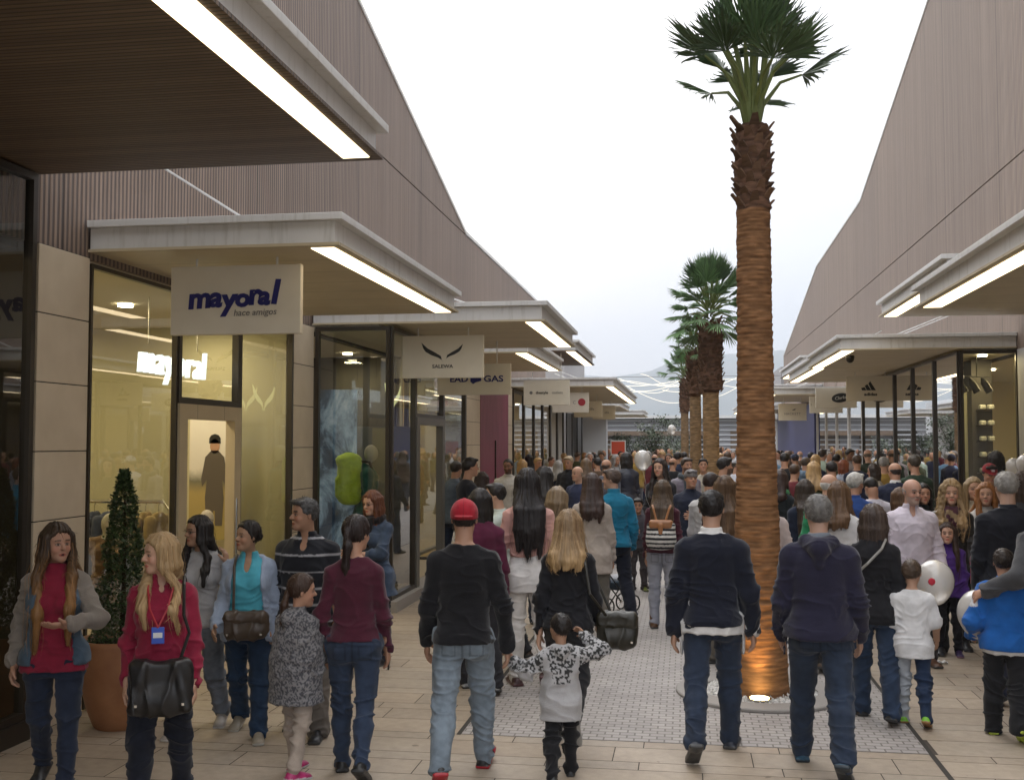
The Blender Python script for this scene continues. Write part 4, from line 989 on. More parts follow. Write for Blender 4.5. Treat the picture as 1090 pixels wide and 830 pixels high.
# ------------------------------------------------------------------ planting
def palm(x, y, ht, r0, r1, boot0, boot1, cr, n, label, seed, lean=(0,0), sp=.9, tied=1.0, tc=(.20,.092,.036), bt=1.0, droop=1.0, lg=1.5, nk=0.0, bw=.026):
    rng = random.Random(seed); root = empty('palm_tree', (x, y, 0), rng.random()*6, label, 'palm tree', 'palm trees down the middle of the street')
    # trunk with ridged rings
    nz, na = int(ht/.012), 36; zz = np.linspace(0, boot1, nz); V = []; C = []
    for i, z in enumerate(zz):
        t = z/boot1; rb = r1+(r0-r1)*math.exp(-z/sp)
        if z > boot0+.05: rb = r1*1.06*bt+.03*bt*(1 if z < boot1-.2 else max(0, (boot1-z)/.2))
        ph = z/.034+.9*vnoise(np.array([[z*3.1, 0., 3.]]), seed)[0]; rid = (ph % 1.0); k = rid*.0035+.003*vnoise(np.array([[z*11, 1., 3.]]), seed)[0]
        for a in range(na):
            th = 2*PI*a/na; nn = vnoise(np.array([[math.cos(th)*2.2, math.sin(th)*2.2, z*48]]), seed)[0]
            rr = rb+k+.006*nn+(.022*vnoise(np.array([[math.cos(th)*3.2, math.sin(th)*3.2, z*9]]), seed+1)[0] if z > boot0 else 0)
            V.append((rr*math.cos(th)+lean[0]*t, rr*math.sin(th)+lean[1]*t, z))
            c = V3(*tc)*(.80+.28*rid)*(1+.38*nn); 
            if z > boot0: c = V3(.13,.072,.045)*(1+.5*nn)
            C.append(tuple(np.clip(c, .01, 1)))
    F = [(i*na+a, i*na+(a+1) % na, (i+1)*na+(a+1) % na, (i+1)*na+a) for i in range(nz-1) for a in range(na)]
    tr = mesh_obj('trunk', V, F, M['bark'], root, cols=np.array(C))
    # stubs of old leaf bases
    mb = MB(); nb = int(70*(boot1-boot0)/.8)
    for i in range(nb):
        z = boot0+(boot1-boot0)*(i+rng.random())/nb; th = i*2.4; t = z/boot1; k = .6+.7*rng.random(); mb.col = tuple(V3(.15,.09,.055)*k)
        rr = r1*1.02*bt; ln = (.07+.07*rng.random())*(1 if bt > 1 else .6); cx, cy = lean[0]*t, lean[1]*t; c, s_ = math.cos(th), math.sin(th); w = .045
        p = [(rr*c-w*s_, rr*s_+w*c, z), (rr*c+w*s_, rr*s_-w*c, z), ((rr+.035+ln*.35)*c+w*.5*s_, (rr+.035+ln*.35)*s_-w*.5*c, z+ln), ((rr+.035+ln*.35)*c-w*.5*s_, (rr+.035+ln*.35)*s_+w*.5*c, z+ln*1.1)]
        mb.poly([(q[0]+cx, q[1]+cy, q[2]) for q in p], (c*.018, s_*.018, -.004))
    mb.build('leaf_bases', M['bark'], tr, colors=True)
    # crown: folded fan leaves on long stalks
    cx, cy = lean; top = Vector((cx, cy, boot1)); mb = MB(); st = MB()
    for i in range(n):
        u = (i+.5)/n; th = i*2.39996+rng.random()*.4; tilt = (.10+1.75*(u**1.2))*tied; old = u > 2
        pl = cr*(.75+.35*rng.random())*(1-.35*u*0)
        d = Vector((math.cos(th)*math.sin(tilt), math.sin(th)*math.sin(tilt), math.cos(tilt))); b0 = top+Vector((math.cos(th)*.05, math.sin(th)*.05, (ht-boot1)*.35*(1-u)*(0 if nk else 1)))
        bn = b0+Vector((math.cos(th)*.04, math.sin(th)*.04, nk*(1.15-.75*u)))
        tip = bn+d*pl+Vector((0,0,-.10*u)); mid = bn+d*pl*.45+Vector((0,0,.04))
        st.col = (.13,.16,.045) if not old else (.16,.10,.045); st.tube([b0, bn, mid, tip] if nk else [b0, mid, tip], [.026,.022,.016,.010] if nk else [.020,.015,.010], 5)
        # fan
        d2 = (d+Vector((0,0,-.28*u-.05))).normalized(); sx = d2.cross(Vector((0,0,1)));
        if sx.length < .1: sx = Vector((1,0,0))
        sx.normalize(); up = sx.cross(d2).normalized(); R = cr*(.85+.3*rng.random()); ns = 26; spread = (1.55 if u > .3 else .95)
        hue = V3(.040,.068,.028)*lg*(.6+.8*rng.random()) if not old else V3(.16,.11,.05)*(.7+.5*rng.random())
        hue = hue*(1+.35*u)
        for k in range(ns):
            f = (k/(ns-1)-.5)*2; al = f*spread*.78; ln = R*(1-.28*abs(f))*(.9+.2*rng.random())
            dr = d2*math.cos(al)+sx*math.sin(al)+up*(-.25*abs(f)*droop); dr.normalize(); q = dr.cross(up).normalized()*(R*bw)
            z1 = Vector((0,0,-.10*R*(rng.random()))); z2 = Vector((0,0,-(.05+.35*rng.random()*u)*R*droop)); p0 = tip; p1 = tip+dr*ln*.55+z1*.3; p2 = tip+dr*ln*.82+z1; p3 = tip+dr*ln+z2
            mb.col = tuple(hue*(.75+.5*rng.random())); fold = up*(.012 if k % 2 else -.012)
            mb.add([p0, p1-q+fold, p1+q-fold, p2-q*.7, p2+q*.7, p3], [(0,2,1),(1,2,4,3),(3,4,5)])
    cw = mb.build('crown', M['leaf'], root, colors=True); st.build('leaf_stalks', M['leaf'], cw, colors=True)
    return root
def leafy(name, root, pts, size, c1, c2, rng, m='leaf'):
    mb = MB()
    for p in pts:
        a = rng.random()*6.28; b = (rng.random()-.5)*2.2; l = size*(.6+.8*rng.random()); d = Vector((math.cos(a)*math.cos(b), math.sin(a)*math.cos(b), math.sin(b))); s = d.cross(Vector((rng.random()-.5, rng.random()-.5, 1))).normalized()*l*.32
        k = rng.random(); mb.col = tuple(V3(*c1)*(1-k)+V3(*c2)*k); p = Vector(p); mb.add([p, p+d*l*.5+s, p+d*l, p+d*l*.5-s], [(0,1,2,3)])
    return mb.build(name, M[m], root, colors=True)
def planting():
    b = at_z(810, 744, 0); PX, PY = b.x, b.y+.22
    palm(PX, PY, 6.6, .250, .128, 4.0, 4.72, .50, 27, 'nearest and tallest-looking palm, its ridged trunk lit orange from the ground', 4, lean=(-.07,.0), tied=.48, droop=.4, bt=.84, lg=1.15, nk=.34, tc=(.23,.118,.055), sp=1.5, bw=.022)
    p2 = at_y(757, 470, 21.0); palm(p2.x, 21.0, 5.75, .175, .150, 3.0, 4.35, .48, 50, 'middle palm with full round green crown and shaggy dark leaf bases', 5, tied=.98, tc=(.27,.17,.085), bt=1.15, droop=.6, lg=2.3)
    p3 = at_y(740.5, 470, 24.0); palm(p3.x, 24.0, 5.0, .145, .120, 3.05, 4.05, .32, 28, 'palm just behind and left of the round-crowned palm, thinner trunk', 9, tied=.85, tc=(.26,.17,.09), bt=1.1, droop=.7, lg=2.5)
    p4 = at_y(729, 470, 36.0); palm(p4.x, 36.0, 4.9, .15, .12, 3.0, 4.15, .46, 26, 'farthest small palm showing its green crown beside the paired trunks', 12, tied=.75, tc=(.24,.16,.09), lg=2.4)
    # ring with white gravel round the nearest palm
    root = empty('tree_ring', (PX, PY, 0), 0, 'round concrete tree surround with white gravel at the nearest palm', 'tree surround')
    mb = MB(); n = 48; pr = [(.47,.004),(.47,.03),(.67,.03),(.68,.022),(.68,.004)]; mb.lathe(pr, n, cap=False); mb.build('ring', M['concrete'], root)
    rng = random.Random(5); g = MB(); g.col = (.45,.44,.42); g.lathe([(.05,.012),(.47,.012)], 32, cap=False)
    for i in range(1500):
        a = rng.random()*6.28; r = .2+.27*math.sqrt(rng.random()); x, y = r*math.cos(a), r*math.sin(a); s = .006+.011*rng.random(); k = .45+.35*rng.random(); g.col = (k,k*.98,k*.94)
        v = [(x+s*(rng.random()+.5)*dx, y+s*(rng.random()+.5)*dy, .012+s*.5+s*(rng.random()+.3)*dz) for dx, dy, dz in ((1,0,0),(0,1,0),(-1,0,0),(0,-1,0),(0,0,1))]
        g.add(v, [(0,1,4),(1,2,4),(2,3,4),(3,0,4)])
    o = g.build('gravel', M['gravel'], root, colors=True); o['kind'] = 'stuff'
    gl = empty('ground_light', (PX-.02, PY-.36, .03), 0, 'round flush uplight glowing in the white gravel before the palm', 'lamp')
    mb = MB(); mb.lathe([(.095,-.01),(.095,.014),(.078,.014)], 24, cap=True); mb.build('bezel', M['chrome'], gl)
    mb = MB(); mb.lathe([(.001,.017),(.074,.017)], 24, cap=False); mb.build('lens', mat('uplight_lens', (.8,.8,.8), .4, emit=(1,.75,.35), es=14), gl)
    l = bpy.data.lights.new('uplight', 'SPOT'); l.energy = 16; l.color = (1,.58,.2); l.spot_size = math.radians(70); l.spot_blend = .8; l.shadow_soft_size = .05
    o = bpy.data.objects.new('uplight', l); COL.objects.link(o); o.location = (PX-.02, PY-.38, .07); o.rotation_euler = (math.radians(180-10), 0, 0)
    # potted topiary by the pilaster
    c = at_z(131, 778, 0); c.y = max(c.y, 7.35); px = at_y(131, 600, 7.45).x
    pot = empty('plant_pot', (px, 7.45, 0), 0, 'big terracotta bowl-shaped pot standing before the stone pilaster', 'plant pot')
    mb = MB(); mb.lathe([(.17,0),(.19,.02),(.24,.15),(.285,.34),(.30,.52),(.295,.60),(.30,.64),(.27,.64),(.262,.585),(.0,.585)], 40, cap=False); mb.build('bowl', M['terra'], pot, smooth=True)
    rng = random.Random(8); tp = empty('conical_shrub', (px, 7.45, .58), 0, 'dark green conical clipped shrub growing in the terracotta pot', 'shrub')
    mb = MB(); mb.col = (.05,.035,.02); mb.tube([(0,0,0),(.01,0,.5),(0,.01,1.1)], [.02,.015,.006], 6); mb.build('stem', M['bark'], tp, colors=True)
    pts = []
    for i in range(9000):
        z = rng.random()**1.15*1.28; rr = (.195*(1-z/1.30)**.62+.012)*(1+.16*math.sin(z*19+rng.random()))*(.55+.47*rng.random()**.5); a = rng.random()*6.28; pts.append((rr*math.cos(a), rr*math.sin(a), z))
    leafy('crown', tp, pts, .028, (.018,.035,.012), (.06,.095,.03), rng)
    mb = MB(); mb.lathe([(.0,.0),(.262,.008)], 24, cap=False); o = mb.build('soil', M['gravel'], pot, loc=(0,0,.59))
    # small olive trees far down the street
    for i, (px_, Y, h, lab) in enumerate(((697,42,3.0,'slim young olive tree far down the street left of the palms'),(716,50,2.1,'small leafy tree far away just left of the paired palm trunks'),(664,56,2.4,'faint distant tree beyond the orange banner'))):
        q = at_y(px_, 470, Y); t = empty('olive_tree', (q.x, Y, 0), 0, lab, 'tree', 'young trees at the end of the street'); mb = MB(); mb.col = (.08,.06,.045)
        mb.tube([(0,0,0),(.03,0,h*.4),(0,0,h*.75)], [.05,.04,.02], 6)
        for k in range(7): a = k*2.4; mb.tube([(.01,0,h*(.4+.05*k)),(math.cos(a)*.5,math.sin(a)*.5,h*(.62+.05*k))], [.02,.008], 5)
        mb.build('trunk', M['bark'], t, colors=True); pts = []
        cl = [(rng.gauss(0,.42), rng.gauss(0,.42), h*(.55+.42*rng.random())) for _ in range(26)]
        for k in range(2600): c0 = rng.choice(cl); pts.append((c0[0]+rng.gauss(0,.13), c0[1]+rng.gauss(0,.13), c0[2]+rng.gauss(0,.12)))
        leafy('crown', t, pts, .085, (.045,.065,.035), (.11,.14,.085), rng)

# ------------------------------------------------------------------ sky and light
def sky():
    w = bpy.data.worlds.new('World'); SC.world = w; w.use_nodes = True; nt = w.node_tree; nt.nodes.clear()
    out = nt.nodes.new('ShaderNodeOutputWorld'); bg = nt.nodes.new('ShaderNodeBackground'); s = nt.nodes.new('ShaderNodeTexSky'); s.sky_type = 'NISHITA'
    s.sun_disc = False; s.sun_elevation = math.radians(24); s.sun_rotation = math.radians(-20); s.dust_density = 3; s.air_density = 1.2
    k = nt.nodes.new('ShaderNodeMix'); k.data_type = 'RGBA'; k.inputs[0].default_value = .88
    tc = nt.nodes.new('ShaderNodeTexCoord'); mp = nt.nodes.new('ShaderNodeMapping'); mp.inputs['Scale'].default_value = (1,1,2.2); nt.links.new(tc.outputs['Generated'], mp.inputs[0])
    n = nt.nodes.new('ShaderNodeTexNoise'); n.inputs['Scale'].default_value = 2.6; n.inputs['Detail'].default_value = 7; n.inputs['Roughness'].default_value = .55; n.inputs['Distortion'].default_value = .4; nt.links.new(mp.outputs[0], n.inputs['Vector'])
    cr = nt.nodes.new('ShaderNodeValToRGB'); e = cr.color_ramp.elements; e[0].position = .3; e[0].color = (.90,.91,.95,1); e[1].position = .68; e[1].color = (1.04,1.04,1.05,1); nt.links.new(n.outputs['Fac'], cr.inputs[0])
    sx = nt.nodes.new('ShaderNodeSeparateXYZ'); nt.links.new(tc.outputs['Generated'], sx.inputs[0])
    cg = nt.nodes.new('ShaderNodeValToRGB'); e = cg.color_ramp.elements; e[0].position = 0; e[0].color = (.40,.445,.53,1); e[1].position = .65; e[1].color = (1.55,1.55,1.55,1)
    for ps_, cc_ in ((.10,(.455,.48,.535,1)),(.22,(.545,.555,.58,1)),(.40,(.90,.90,.91,1))): e2 = cg.color_ramp.elements.new(ps_); e2.color = cc_
    nt.links.new(sx.outputs['Z'], cg.inputs[0])
    mu = nt.nodes.new('ShaderNodeMix'); mu.data_type = 'RGBA'; mu.blend_type = 'MULTIPLY'; mu.inputs[0].default_value = 1; nt.links.new(cr.outputs[0], mu.inputs[6]); nt.links.new(cg.outputs[0], mu.inputs[7])
    sc_ = nt.nodes.new('ShaderNodeVectorMath'); sc_.operation = 'SCALE'; sc_.inputs['Scale'].default_value = 8.4; nt.links.new(mu.outputs[2], sc_.inputs[0])
    nt.links.new(s.outputs[0], k.inputs[6]); nt.links.new(sc_.outputs[0], k.inputs[7]); nt.links.new(k.outputs[2], bg.inputs[0]); bg.inputs[1].default_value = .13; nt.links.new(bg.outputs[0], out.inputs[0])
    l = bpy.data.lights.new('sun', 'SUN'); l.energy = .5; l.angle = math.radians(30); l.color = (1,.97,.93); o = bpy.data.objects.new('sun', l); COL.objects.link(o)
    el, az = math.radians(50), math.radians(-20); o.rotation_euler = (PI/2-el, 0, az+PI)
    o.rotation_euler = Vector((math.sin(-az)*-1*math.cos(el)*-1, -math.cos(az)*math.cos(el), -math.sin(el))).to_track_quat('-Z', 'Y').to_euler()
    SC.view_settings.view_transform = 'Standard'; SC.view_settings.look = 'None'; SC.view_settings.exposure = .9; SC.view_settings.gamma = 1
    SC.cycles.max_bounces = 8; SC.cycles.transparent_max_bounces = 16; SC.cycles.sample_clamp_indirect = 4; SC.cycles.use_denoising = True
# ------------------------------------------------------------------ the people of the photograph
WALK_A = ((18,4,2),(-16,24,2)); WALK_B = ((-14,26,2),(17,5,2)); STAND = ((1,3,2.5),(-1,3,2.5)); STEP_A = ((9,4,2.5),(-9,14,2.5)); STEP_B = ((-9,15,2.5),(9,4,2.5))
def shoes(c=(.02,.02,.022), **k): return dict(col=c, **k)
def jeans(c=JEAN, slim=False, **k):
    d = dict(col=denim(c), off=.006, knee=.036 if slim else .043, ankle=.027 if slim else .038); d.update(k); return d
def top(c, **k): d = dict(col=c, off=.010); d.update(k); return d
PLIST = {}
def put(key, px, top_y, Y, rz, sp, label, h=.009, hb=None, seed=None, group=None, H=None):
    q = at_y(px, top_y, Y); base = dict(H=H or q.z)
    base.update(sp); hs = .0
    root, g = person(base, (q.x, Y, 0), rz, label, group, h, hb, seed or (sum(map(ord, key))*7 % 997))
    PLIST[key] = (root, g); return root, g
def FY(px, py):  # depth of the feet seen at an image point
    return at_z(px, py, 0).y+.06
def near_people():
    tan = (.36,.20,.13)
    put('A', 61, 556, 5.95, 172, dict(sex='f', legs=((17,5,1.5),(-12,22,1.5)), arms=(('r',(-.055,.19,.665),(-.9,-.3,-.5)), ('h',-22,16,38)), head=(30,0), mouth=1, skin=(.36,.20,.135), palm=((0,-.3,1),None), curl=(.25,.5),
        hair='long', hc=(.030,.018,.011), hc2=(.06,.035,.02), ombre=(.20,.10,.035), len=.27, vol=.02,
        top=[top((.20,.012,.032), hem=.470, collar=.020, off=.008, sleeve=.4, sloff=.1), dict(name='sweatshirt', col=(.20,.175,.15), hem=.52, open=.070, off=.006, sleeve=1.86, mat='knit'), dict(name='denim_waistcoat', col=denim((.055,.085,.12)), hem=.495, open=.060, off=.005, sleeve=0)],
        legwear=jeans((.014,.020,.038), True), shoes=shoes()), 'young woman with long brown hair fading to blond, denim waistcoat over red shirt, mouth open', .0065, .0045)
    put('B', 174, 566, 5.75, 174, dict(sex='f', fat=.12, legs=((-10,20,2),(14,4,2)), arms=(('h',8,9,16), ('h',-12,10,16)), head=(-64,-2), skin=SKIN_L,
        hair='long', hc=(.30,.19,.09), hc2=(.50,.36,.19), len=.17, vol=.01,
        top=top((.235,.014,.040), hem=.50, collar=.028, off=.010, v=.05), legwear=jeans((.010,.012,.020), False, knee=.042, ankle=.034), shoes=shoes()), 'blonde woman in raspberry red shirt with lanyard and blue badge', .0065, .0045)
    put('C', 214, 548, FY(214, 780), 160, dict(sex='f', legs=((-8,20,2),(14,6,2)), arms=(('r',(-.14,.03,.79),(-.8,.5,-.8)), ('h',4,6,30)), head=(-42,0), skin=(.33,.19,.12), glasses=1,
        hair='long', hc=BLACKH, len=.14, top=top((.34,.335,.34), hem=.50, hood=1, off=.014, mat='knit', ribs=1), legwear=jeans((.13,.145,.17)), shoes=shoes((.30,.27,.24), sole=(.5,.48,.45))), 'woman with glasses and long black hair in pale grey hoodie and grey jeans', .008, .0055)
    put('D', 266, 554, FY(266, 785), 170, dict(sex='f', fat=.55, legs=((12,5,2),(-10,20,2)), arms=(('h',-4,14,18), ('h',6,10,52)), head=(-44,4), skin=(.36,.21,.13),
        hair='bun', hc=BLACKH, top=[top((.075,.36,.46), hem=.50, collar=.024, v=.07, off=.006, sleeve=.5, sloff=.3), dict(name='cardigan', col=(.30,.36,.47), hem=.455, open=.070, off=.012, mat='knit')],
        legwear=jeans((.016,.034,.070)), shoes=shoes((.30,.26,.20), sole=(.42,.40,.36))), 'woman with dark bun in turquoise polo shirt and pale blue cardigan', .008, .005)
    put('E', 327, 530, FY(327, 784), 162, dict(fat=.45, legs=((8,5,3),(-8,14,3)), arms=(('h',0,10,10), ('h',0,12,14)), head=(-46,2), skin=(.34,.19,.12), hair='short', hc=(.030,.028,.028), hc2=(.12,.12,.12),
        top=top(stripes((.30,.30,.32),(.012,.013,.018),.115,2,.13,.7,1.45), hem=.49, collar=.024, v=.06, off=.016, sleeve=1.15, loose=1.25), legwear=dict(col=(.16,.145,.13), off=.012, knee=.048, ankle=.044), shoes=shoes()), 'heavy dark-haired man in black polo shirt with thin white stripes', .008, .005)
    put('G', 378, 550, FY(378, 826), -6, dict(sex='f', legs=((7,3,-.5),(-13,25,-.5)), arms=(('r',(-.115,.02,.475),(-.6,-.6,-.2)), ('h',6,11,14)), head=(-30,0), skin=SKIN, hair='pony', hc=(.014,.008,.007), len=.235, vol=.01,
        top=top((.062,.012,.024), hem=.528, off=.005, mat='knit'), legwear=jeans((.022,.034,.062), True), shoes=shoes((.012,.012,.012), sole=(.02,.02,.02))), 'woman in burgundy jumper with long black ponytail, seen from behind, holding a phone', .007, .005)
    jr, jg = PLIST['G']; hold = lp(jr, jg.arm[0][2]+V3(-.03,.02,-.03))
    put('F', 318, 612, FY(318, 828), -42, dict(sex='f', legs=((8,4,2),(-6,12,2)), arms=(('h',4,8,10), ('w',tuple(hold),(.2,-.8,-.5))), head=(-42,-4), skin=SKIN, hair='braid', hc=(.035,.018,.011), len=.34,
        top=top(speckle((.06,.06,.07),(.20,.195,.20),150,.0), hem=.385, hood=1, off=.018, flare=.035, flat=1, collar=.03), legwear=dict(col=(.36,.30,.25), off=.004, knee=.036, ankle=.028), shoes=shoes((.42,.03,.14), sole=(.5,.5,.5), col2=(.30,.02,.10))), 'small girl with dark braid in speckled grey coat, beige leggings and pink shoes', .0075, .005)
    put('H', 399, 527, 9.9, 138, dict(sex='f', H=1.60, legs=STAND, arms=(('r',(-.03,.20,.655),(-.8,-.2,-.7)), ('r',(.05,.20,.655),(.8,-.2,-.7))), head=(-4,-8), skin=SKIN_L, hair='bob', hc=(.11,.040,.020), glasses=1, scarf=(.015,.013,.014),
        top=top(denim((.042,.062,.10)), hem=.40, flare=.04, off=.016, sleeve=1.5, collar=.02), legwear=jeans((.02,.02,.03)), shoes=shoes()), 'woman with short auburn hair, glasses and black scarf by the glass shopfront, holding a camera', .009, .006)
    put('I', 494, 530, FY(494, 829), -3, dict(fat=.05, legs=((-16,25,3),(17,5,3)), arms=(('h',6,11,18), ('h',3,16,10)), head=(0,0), skin=(.37,.21,.14), hair='crop', hc=BLACKH, cap=dict(col=(.30,.010,.022), back=1),
        top=top((.009,.009,.011), hem=.500, off=.011, mat='knit', ribs=1), legwear=jeans((.15,.185,.22), False, knee=.042, ankle=.034, off=.009), shoes=shoes((.02,.02,.022), sole=(.35,.02,.03), col2=(.32,.015,.03))), 'man in backwards red cap, black jumper and washed blue jeans', .0068, .005)
    jr, jg = PLIST['I']; hold = lp(jr, jg.arm[1][2]+V3(.045,.0,-.085))
    put('J', 597, 652, FY(597, 832), 4, dict(legs=((-12,22,2.5),(12,5,2.5)), arms=(('w',tuple(hold),(-.3,-.5,-.8)), ('r',(.165,.10,.905),(.9,-.3,-.2))), head=(22,6), skin=(.34,.19,.12), hair='crop', hc=BLACKH, 
        top=top(lambda p: np.where((((p[:,1] < -.02) & (np.abs(p[:,0]) < .10-(.80-p[:,2])*.25) & (p[:,2] > .60) & (p[:,2] < .82)) | ((np.abs(p[:,0]) > .11) & (p[:,2] > .66)))[:,None] & (vnoise(p*100, 5) > .0)[:,None], np.array((.03,.03,.03)), np.array((.36,.355,.36))), hem=.395, hood=1, off=.016, flare=.02, loose=1.1, mat='knit'),
        legwear=dict(col=(.010,.010,.012), off=.008, knee=.044, ankle=.036), shoes=shoes((.012,.012,.012))), 'small boy in grey hoodie with black patterned hood, one arm raised', .006, .0048)
    put('K', 605, 545, FY(605, 789), -6, dict(sex='f', legs=((4,4,1),(-20,40,1)), arms=(('h',-6,12,10), ('h',6,12,22)), head=(4,-4), skin=SKIN_L, hair='long', hc=(.13,.075,.038), hc2=(.40,.28,.15), len=.075, vol=.03, ombre=(.32,.21,.10),
        top=top((.011,.011,.014), hem=.50, off=.008), legwear=dict(col=(.011,.011,.013), off=.004, knee=.037, ankle=.030), shoes=shoes((.03,.03,.03), sole=(.32,.31,.29))), 'blonde woman in black top and black trousers with shoulder bag, seen from behind', .007, .0055)
    put('L', 562, 500, 9.3, 6, dict(sex='f', fat=.12, legs=((-2,4,1),(-14,22,1)), arms=(('h',6,17,30), ('h',-4,17,20)), head=(0,0), skin=SKIN, hair='long', hc=(.013,.010,.010), len=.235, vol=.0,
        top=[top((.60,.58,.57), hem=.435, off=.003, sleeve=0), dict(name='jacket', col=(.52,.29,.25), hem=.60, off=.006)], legwear=dict(col=(.60,.57,.54), off=.004, knee=.038, ankle=.028), shoes=shoes((.06,.03,.03), sole=(.1,.04,.04))), 'tall woman with long black hair, pink cropped jacket and white trousers', .008, .006)
    put('M', 757, 521, FY(757, 803), 0, dict(legs=((-18,24,2.5),(13,5,2.5)), arms=(('h',-3,13,8), ('h',2,15,10)), head=(-4,0), skin=(.38,.22,.15), hair='short', hc=(.010,.008,.008), noquiff=1,
        top=[top(WHITE, hem=.470, collar=.024, off=.008, sleeve=2.0, sloff=.5), dict(name='sweater', col=(.010,.012,.022), hem=.502, off=.012, mat='knit', sleeve=1.93, ribs=1, neck=.840)], legwear=jeans((.018,.027,.048), False, knee=.042, ankle=.036, off=.008), shoes=shoes((.018,.022,.035))), 'dark-haired man in navy jumper over white shirt, walking left of the lit palm trunk', .0068, .005)
    put('N', 871, 526, FY(871, 822), 0, dict(fat=.30, legs=((16,6,3.5),(-15,27,3.5)), arms=(('h',6,11,24), ('h',4,11,24)), head=(6,2), skin=(.42,.26,.19), hair='short', hc=(.085,.080,.075), hc2=(.22,.21,.20), noquiff=1,
        top=[top((.17,.19,.22), hem=.56, collar=.026, off=.002, sleeve=0), dict(name='hoodie', col=(.018,.017,.036), hem=.492, off=.014, hood=1, ribs=1, mat='knit', neck=.840)], legwear=jeans((.018,.028,.050), False, knee=.044, ankle=.038, off=.008), shoes=shoes((.02,.07,.12), sole=(.02,.03,.04))), 'grey-haired man in navy hooded sweatshirt and jeans, right of the lit palm trunk', .0068, .005)
    put('O', 929, 538, FY(929, 766), 2, dict(sex='f', fat=.1, legs=((9,5,2),(-9,18,2)), arms=(('h',8,9,10), ('h',-6,10,14)), head=(-6,-2), skin=SKIN, hair='bob', hc=(.045,.030,.024), hc2=(.10,.07,.055), len=.085, vol=.03,
        top=top((.012,.012,.015), hem=.455, off=.010), legwear=jeans((.018,.031,.060)), shoes=shoes((.015,.014,.013), boot=.35, sole=(.02,.02,.02))), 'woman with straight brown bob in black top with thin pale strap, seen from behind', .008, .006)
    put('P', 970, 596, FY(970, 771), 3, dict(legs=((4,5,2),(-10,22,2)), arms=(('h',-2,14,10), ('h',6,15,40)), head=(-14,0), skin=(.42,.25,.17), hair='crop', hc=(.055,.036,.024),
        top=top((.62,.62,.63), hem=.425, off=.012, sleeve=.85, flare=.012, flat=1, amp=.0035, loose=1.1), legwear=dict(col=lambda p: np.where((p[:,0] > 0)[:,None], np.array((.015,.028,.062)), np.array((.33,.35,.38))), off=.006, knee=.042, ankle=.033), shoes=shoes((.16,.42,.03), sole=(.25,.13,.05), col2=(.45,.45,.03))), 'small boy in white T-shirt with one grey and one blue trouser leg', .0068, .0052)
    put('Q', 969, 509, FY(969, 706), 196, dict(fat=.6, legs=STEP_A, arms=(('h',6,12,30), ('h',8,13,34)), head=(16,-6), skin=(.46,.27,.20), hair='bald', hc=(.20,.18,.17), stubble=(.30,.28,.27), beard=0,
        top=top((.55,.50,.57), hem=.515, off=.020, collar=.026, v=.05, amp=.0055, sleeve=1.75), legwear=dict(col=(.025,.020,.020), off=.01, knee=.047, ankle=.043), shoes=shoes((.10,.05,.03))), 'bald heavy man with grey goatee in pale lilac shirt, facing the camera', .008, .0052)
    put('R', 1012, 511, 11.3, 182, dict(sex='f', legs=STEP_B, arms=(('h',4,9,16), ('h',0,9,12)), head=(2,-4), skin=SKIN_L, hair='curly', hc=(.26,.17,.085), hc2=(.34,.24,.12), len=.17, vol=.03, scarf=speckle((.25,.18,.10),(.06,.02,.03),26,.0),
        top=top((.020,.017,.015), hem=.44, off=.013, mat='leather'), legwear=dict(col=(.02,.02,.02), off=.006), shoes=shoes()), 'woman with long curly blond hair and patterned scarf over dark jacket', .008, .005)
    put('S', 1008, 557, FY(1008, 698), 178, dict(sex='f', legs=STAND, arms=(('h',2,8,10), ('h',4,9,14)), head=(4,2), skin=SKIN_L, hair='long', hc=(.035,.020,.014), len=.24,
        top=top((.075,.030,.20), hem=.46, off=.015, flat=1, collar=.03, flare=.01), legwear=dict(col=(.015,.015,.02), off=.005, knee=.038, ankle=.03), shoes=shoes((.05,.03,.09), sole=(.2,.1,.15))), 'girl in purple jacket with long brown hair facing the camera', .0075, .005)
    put('T', 1072, 502, FY(1072, 745), 6, dict(fat=.25, legs=STEP_B, arms=(('h',2,9,10), ('h',2,9,10)), head=(14,0), skin=(.43,.27,.20), hair='short', hc=(.20,.19,.18), hc2=(.34,.33,.31), noquiff=1,
        top=top((.010,.011,.017), hem=.47, off=.015, collar=.02), legwear=jeans((.03,.035,.06)), shoes=shoes()), 'grey-haired man in near-black jacket at the right edge, seen from behind', .008, .006)
    put('U', 1068, 584, FY(1068, 784), -2, dict(legs=((3,5,3),(-12,26,3)), arms=(('h',-8,20,62), ('h',0,12,14)), head=(0,0), skin=SKIN, hair='crop', hc=(.020,.014,.011),
        top=[top(WHITE, hem=.452, off=.010, flat=1, sleeve=0), dict(name='jacket', col=lambda p: np.where(((p[:,0] < -.17) & (p[:,1] < .02) & (p[:,2] < .98) & (p[:,2] > .9))[:,None], np.array((.5,.5,.52)), np.array((.012,.10,.36))), hem=.475, off=.018, flat=1, collar=.03, ribs=1)],
        legwear=dict(col=(.012,.012,.014), off=.012, knee=.052, ankle=.046), shoes=shoes((.30,.40,.04), sole=(.40,.50,.05))), 'boy in bright blue jacket and black tracksuit trousers near the right edge', .007, .0052)
    jr, jg = PLIST['U']; hold = lp(jr, V3(-.085, -.085, .80)*jg.s)
    put('V', 1122, 520, FY(1128, 790), 2, dict(fat=.1, legs=STEP_A, arms=(('w',tuple(hold),(-.2,-.7,-.8)), ('h',0,10,12)), head=(20,0), skin=SKIN, hair='short', hc=BLACKH,
        top=top((.055,.056,.062), hem=.47, off=.020, mat='knit', hood=1), legwear=jeans(), shoes=shoes()), 'adult cut by the right edge, charcoal sleeve round the boy in blue', .008, .006, H=1.76)
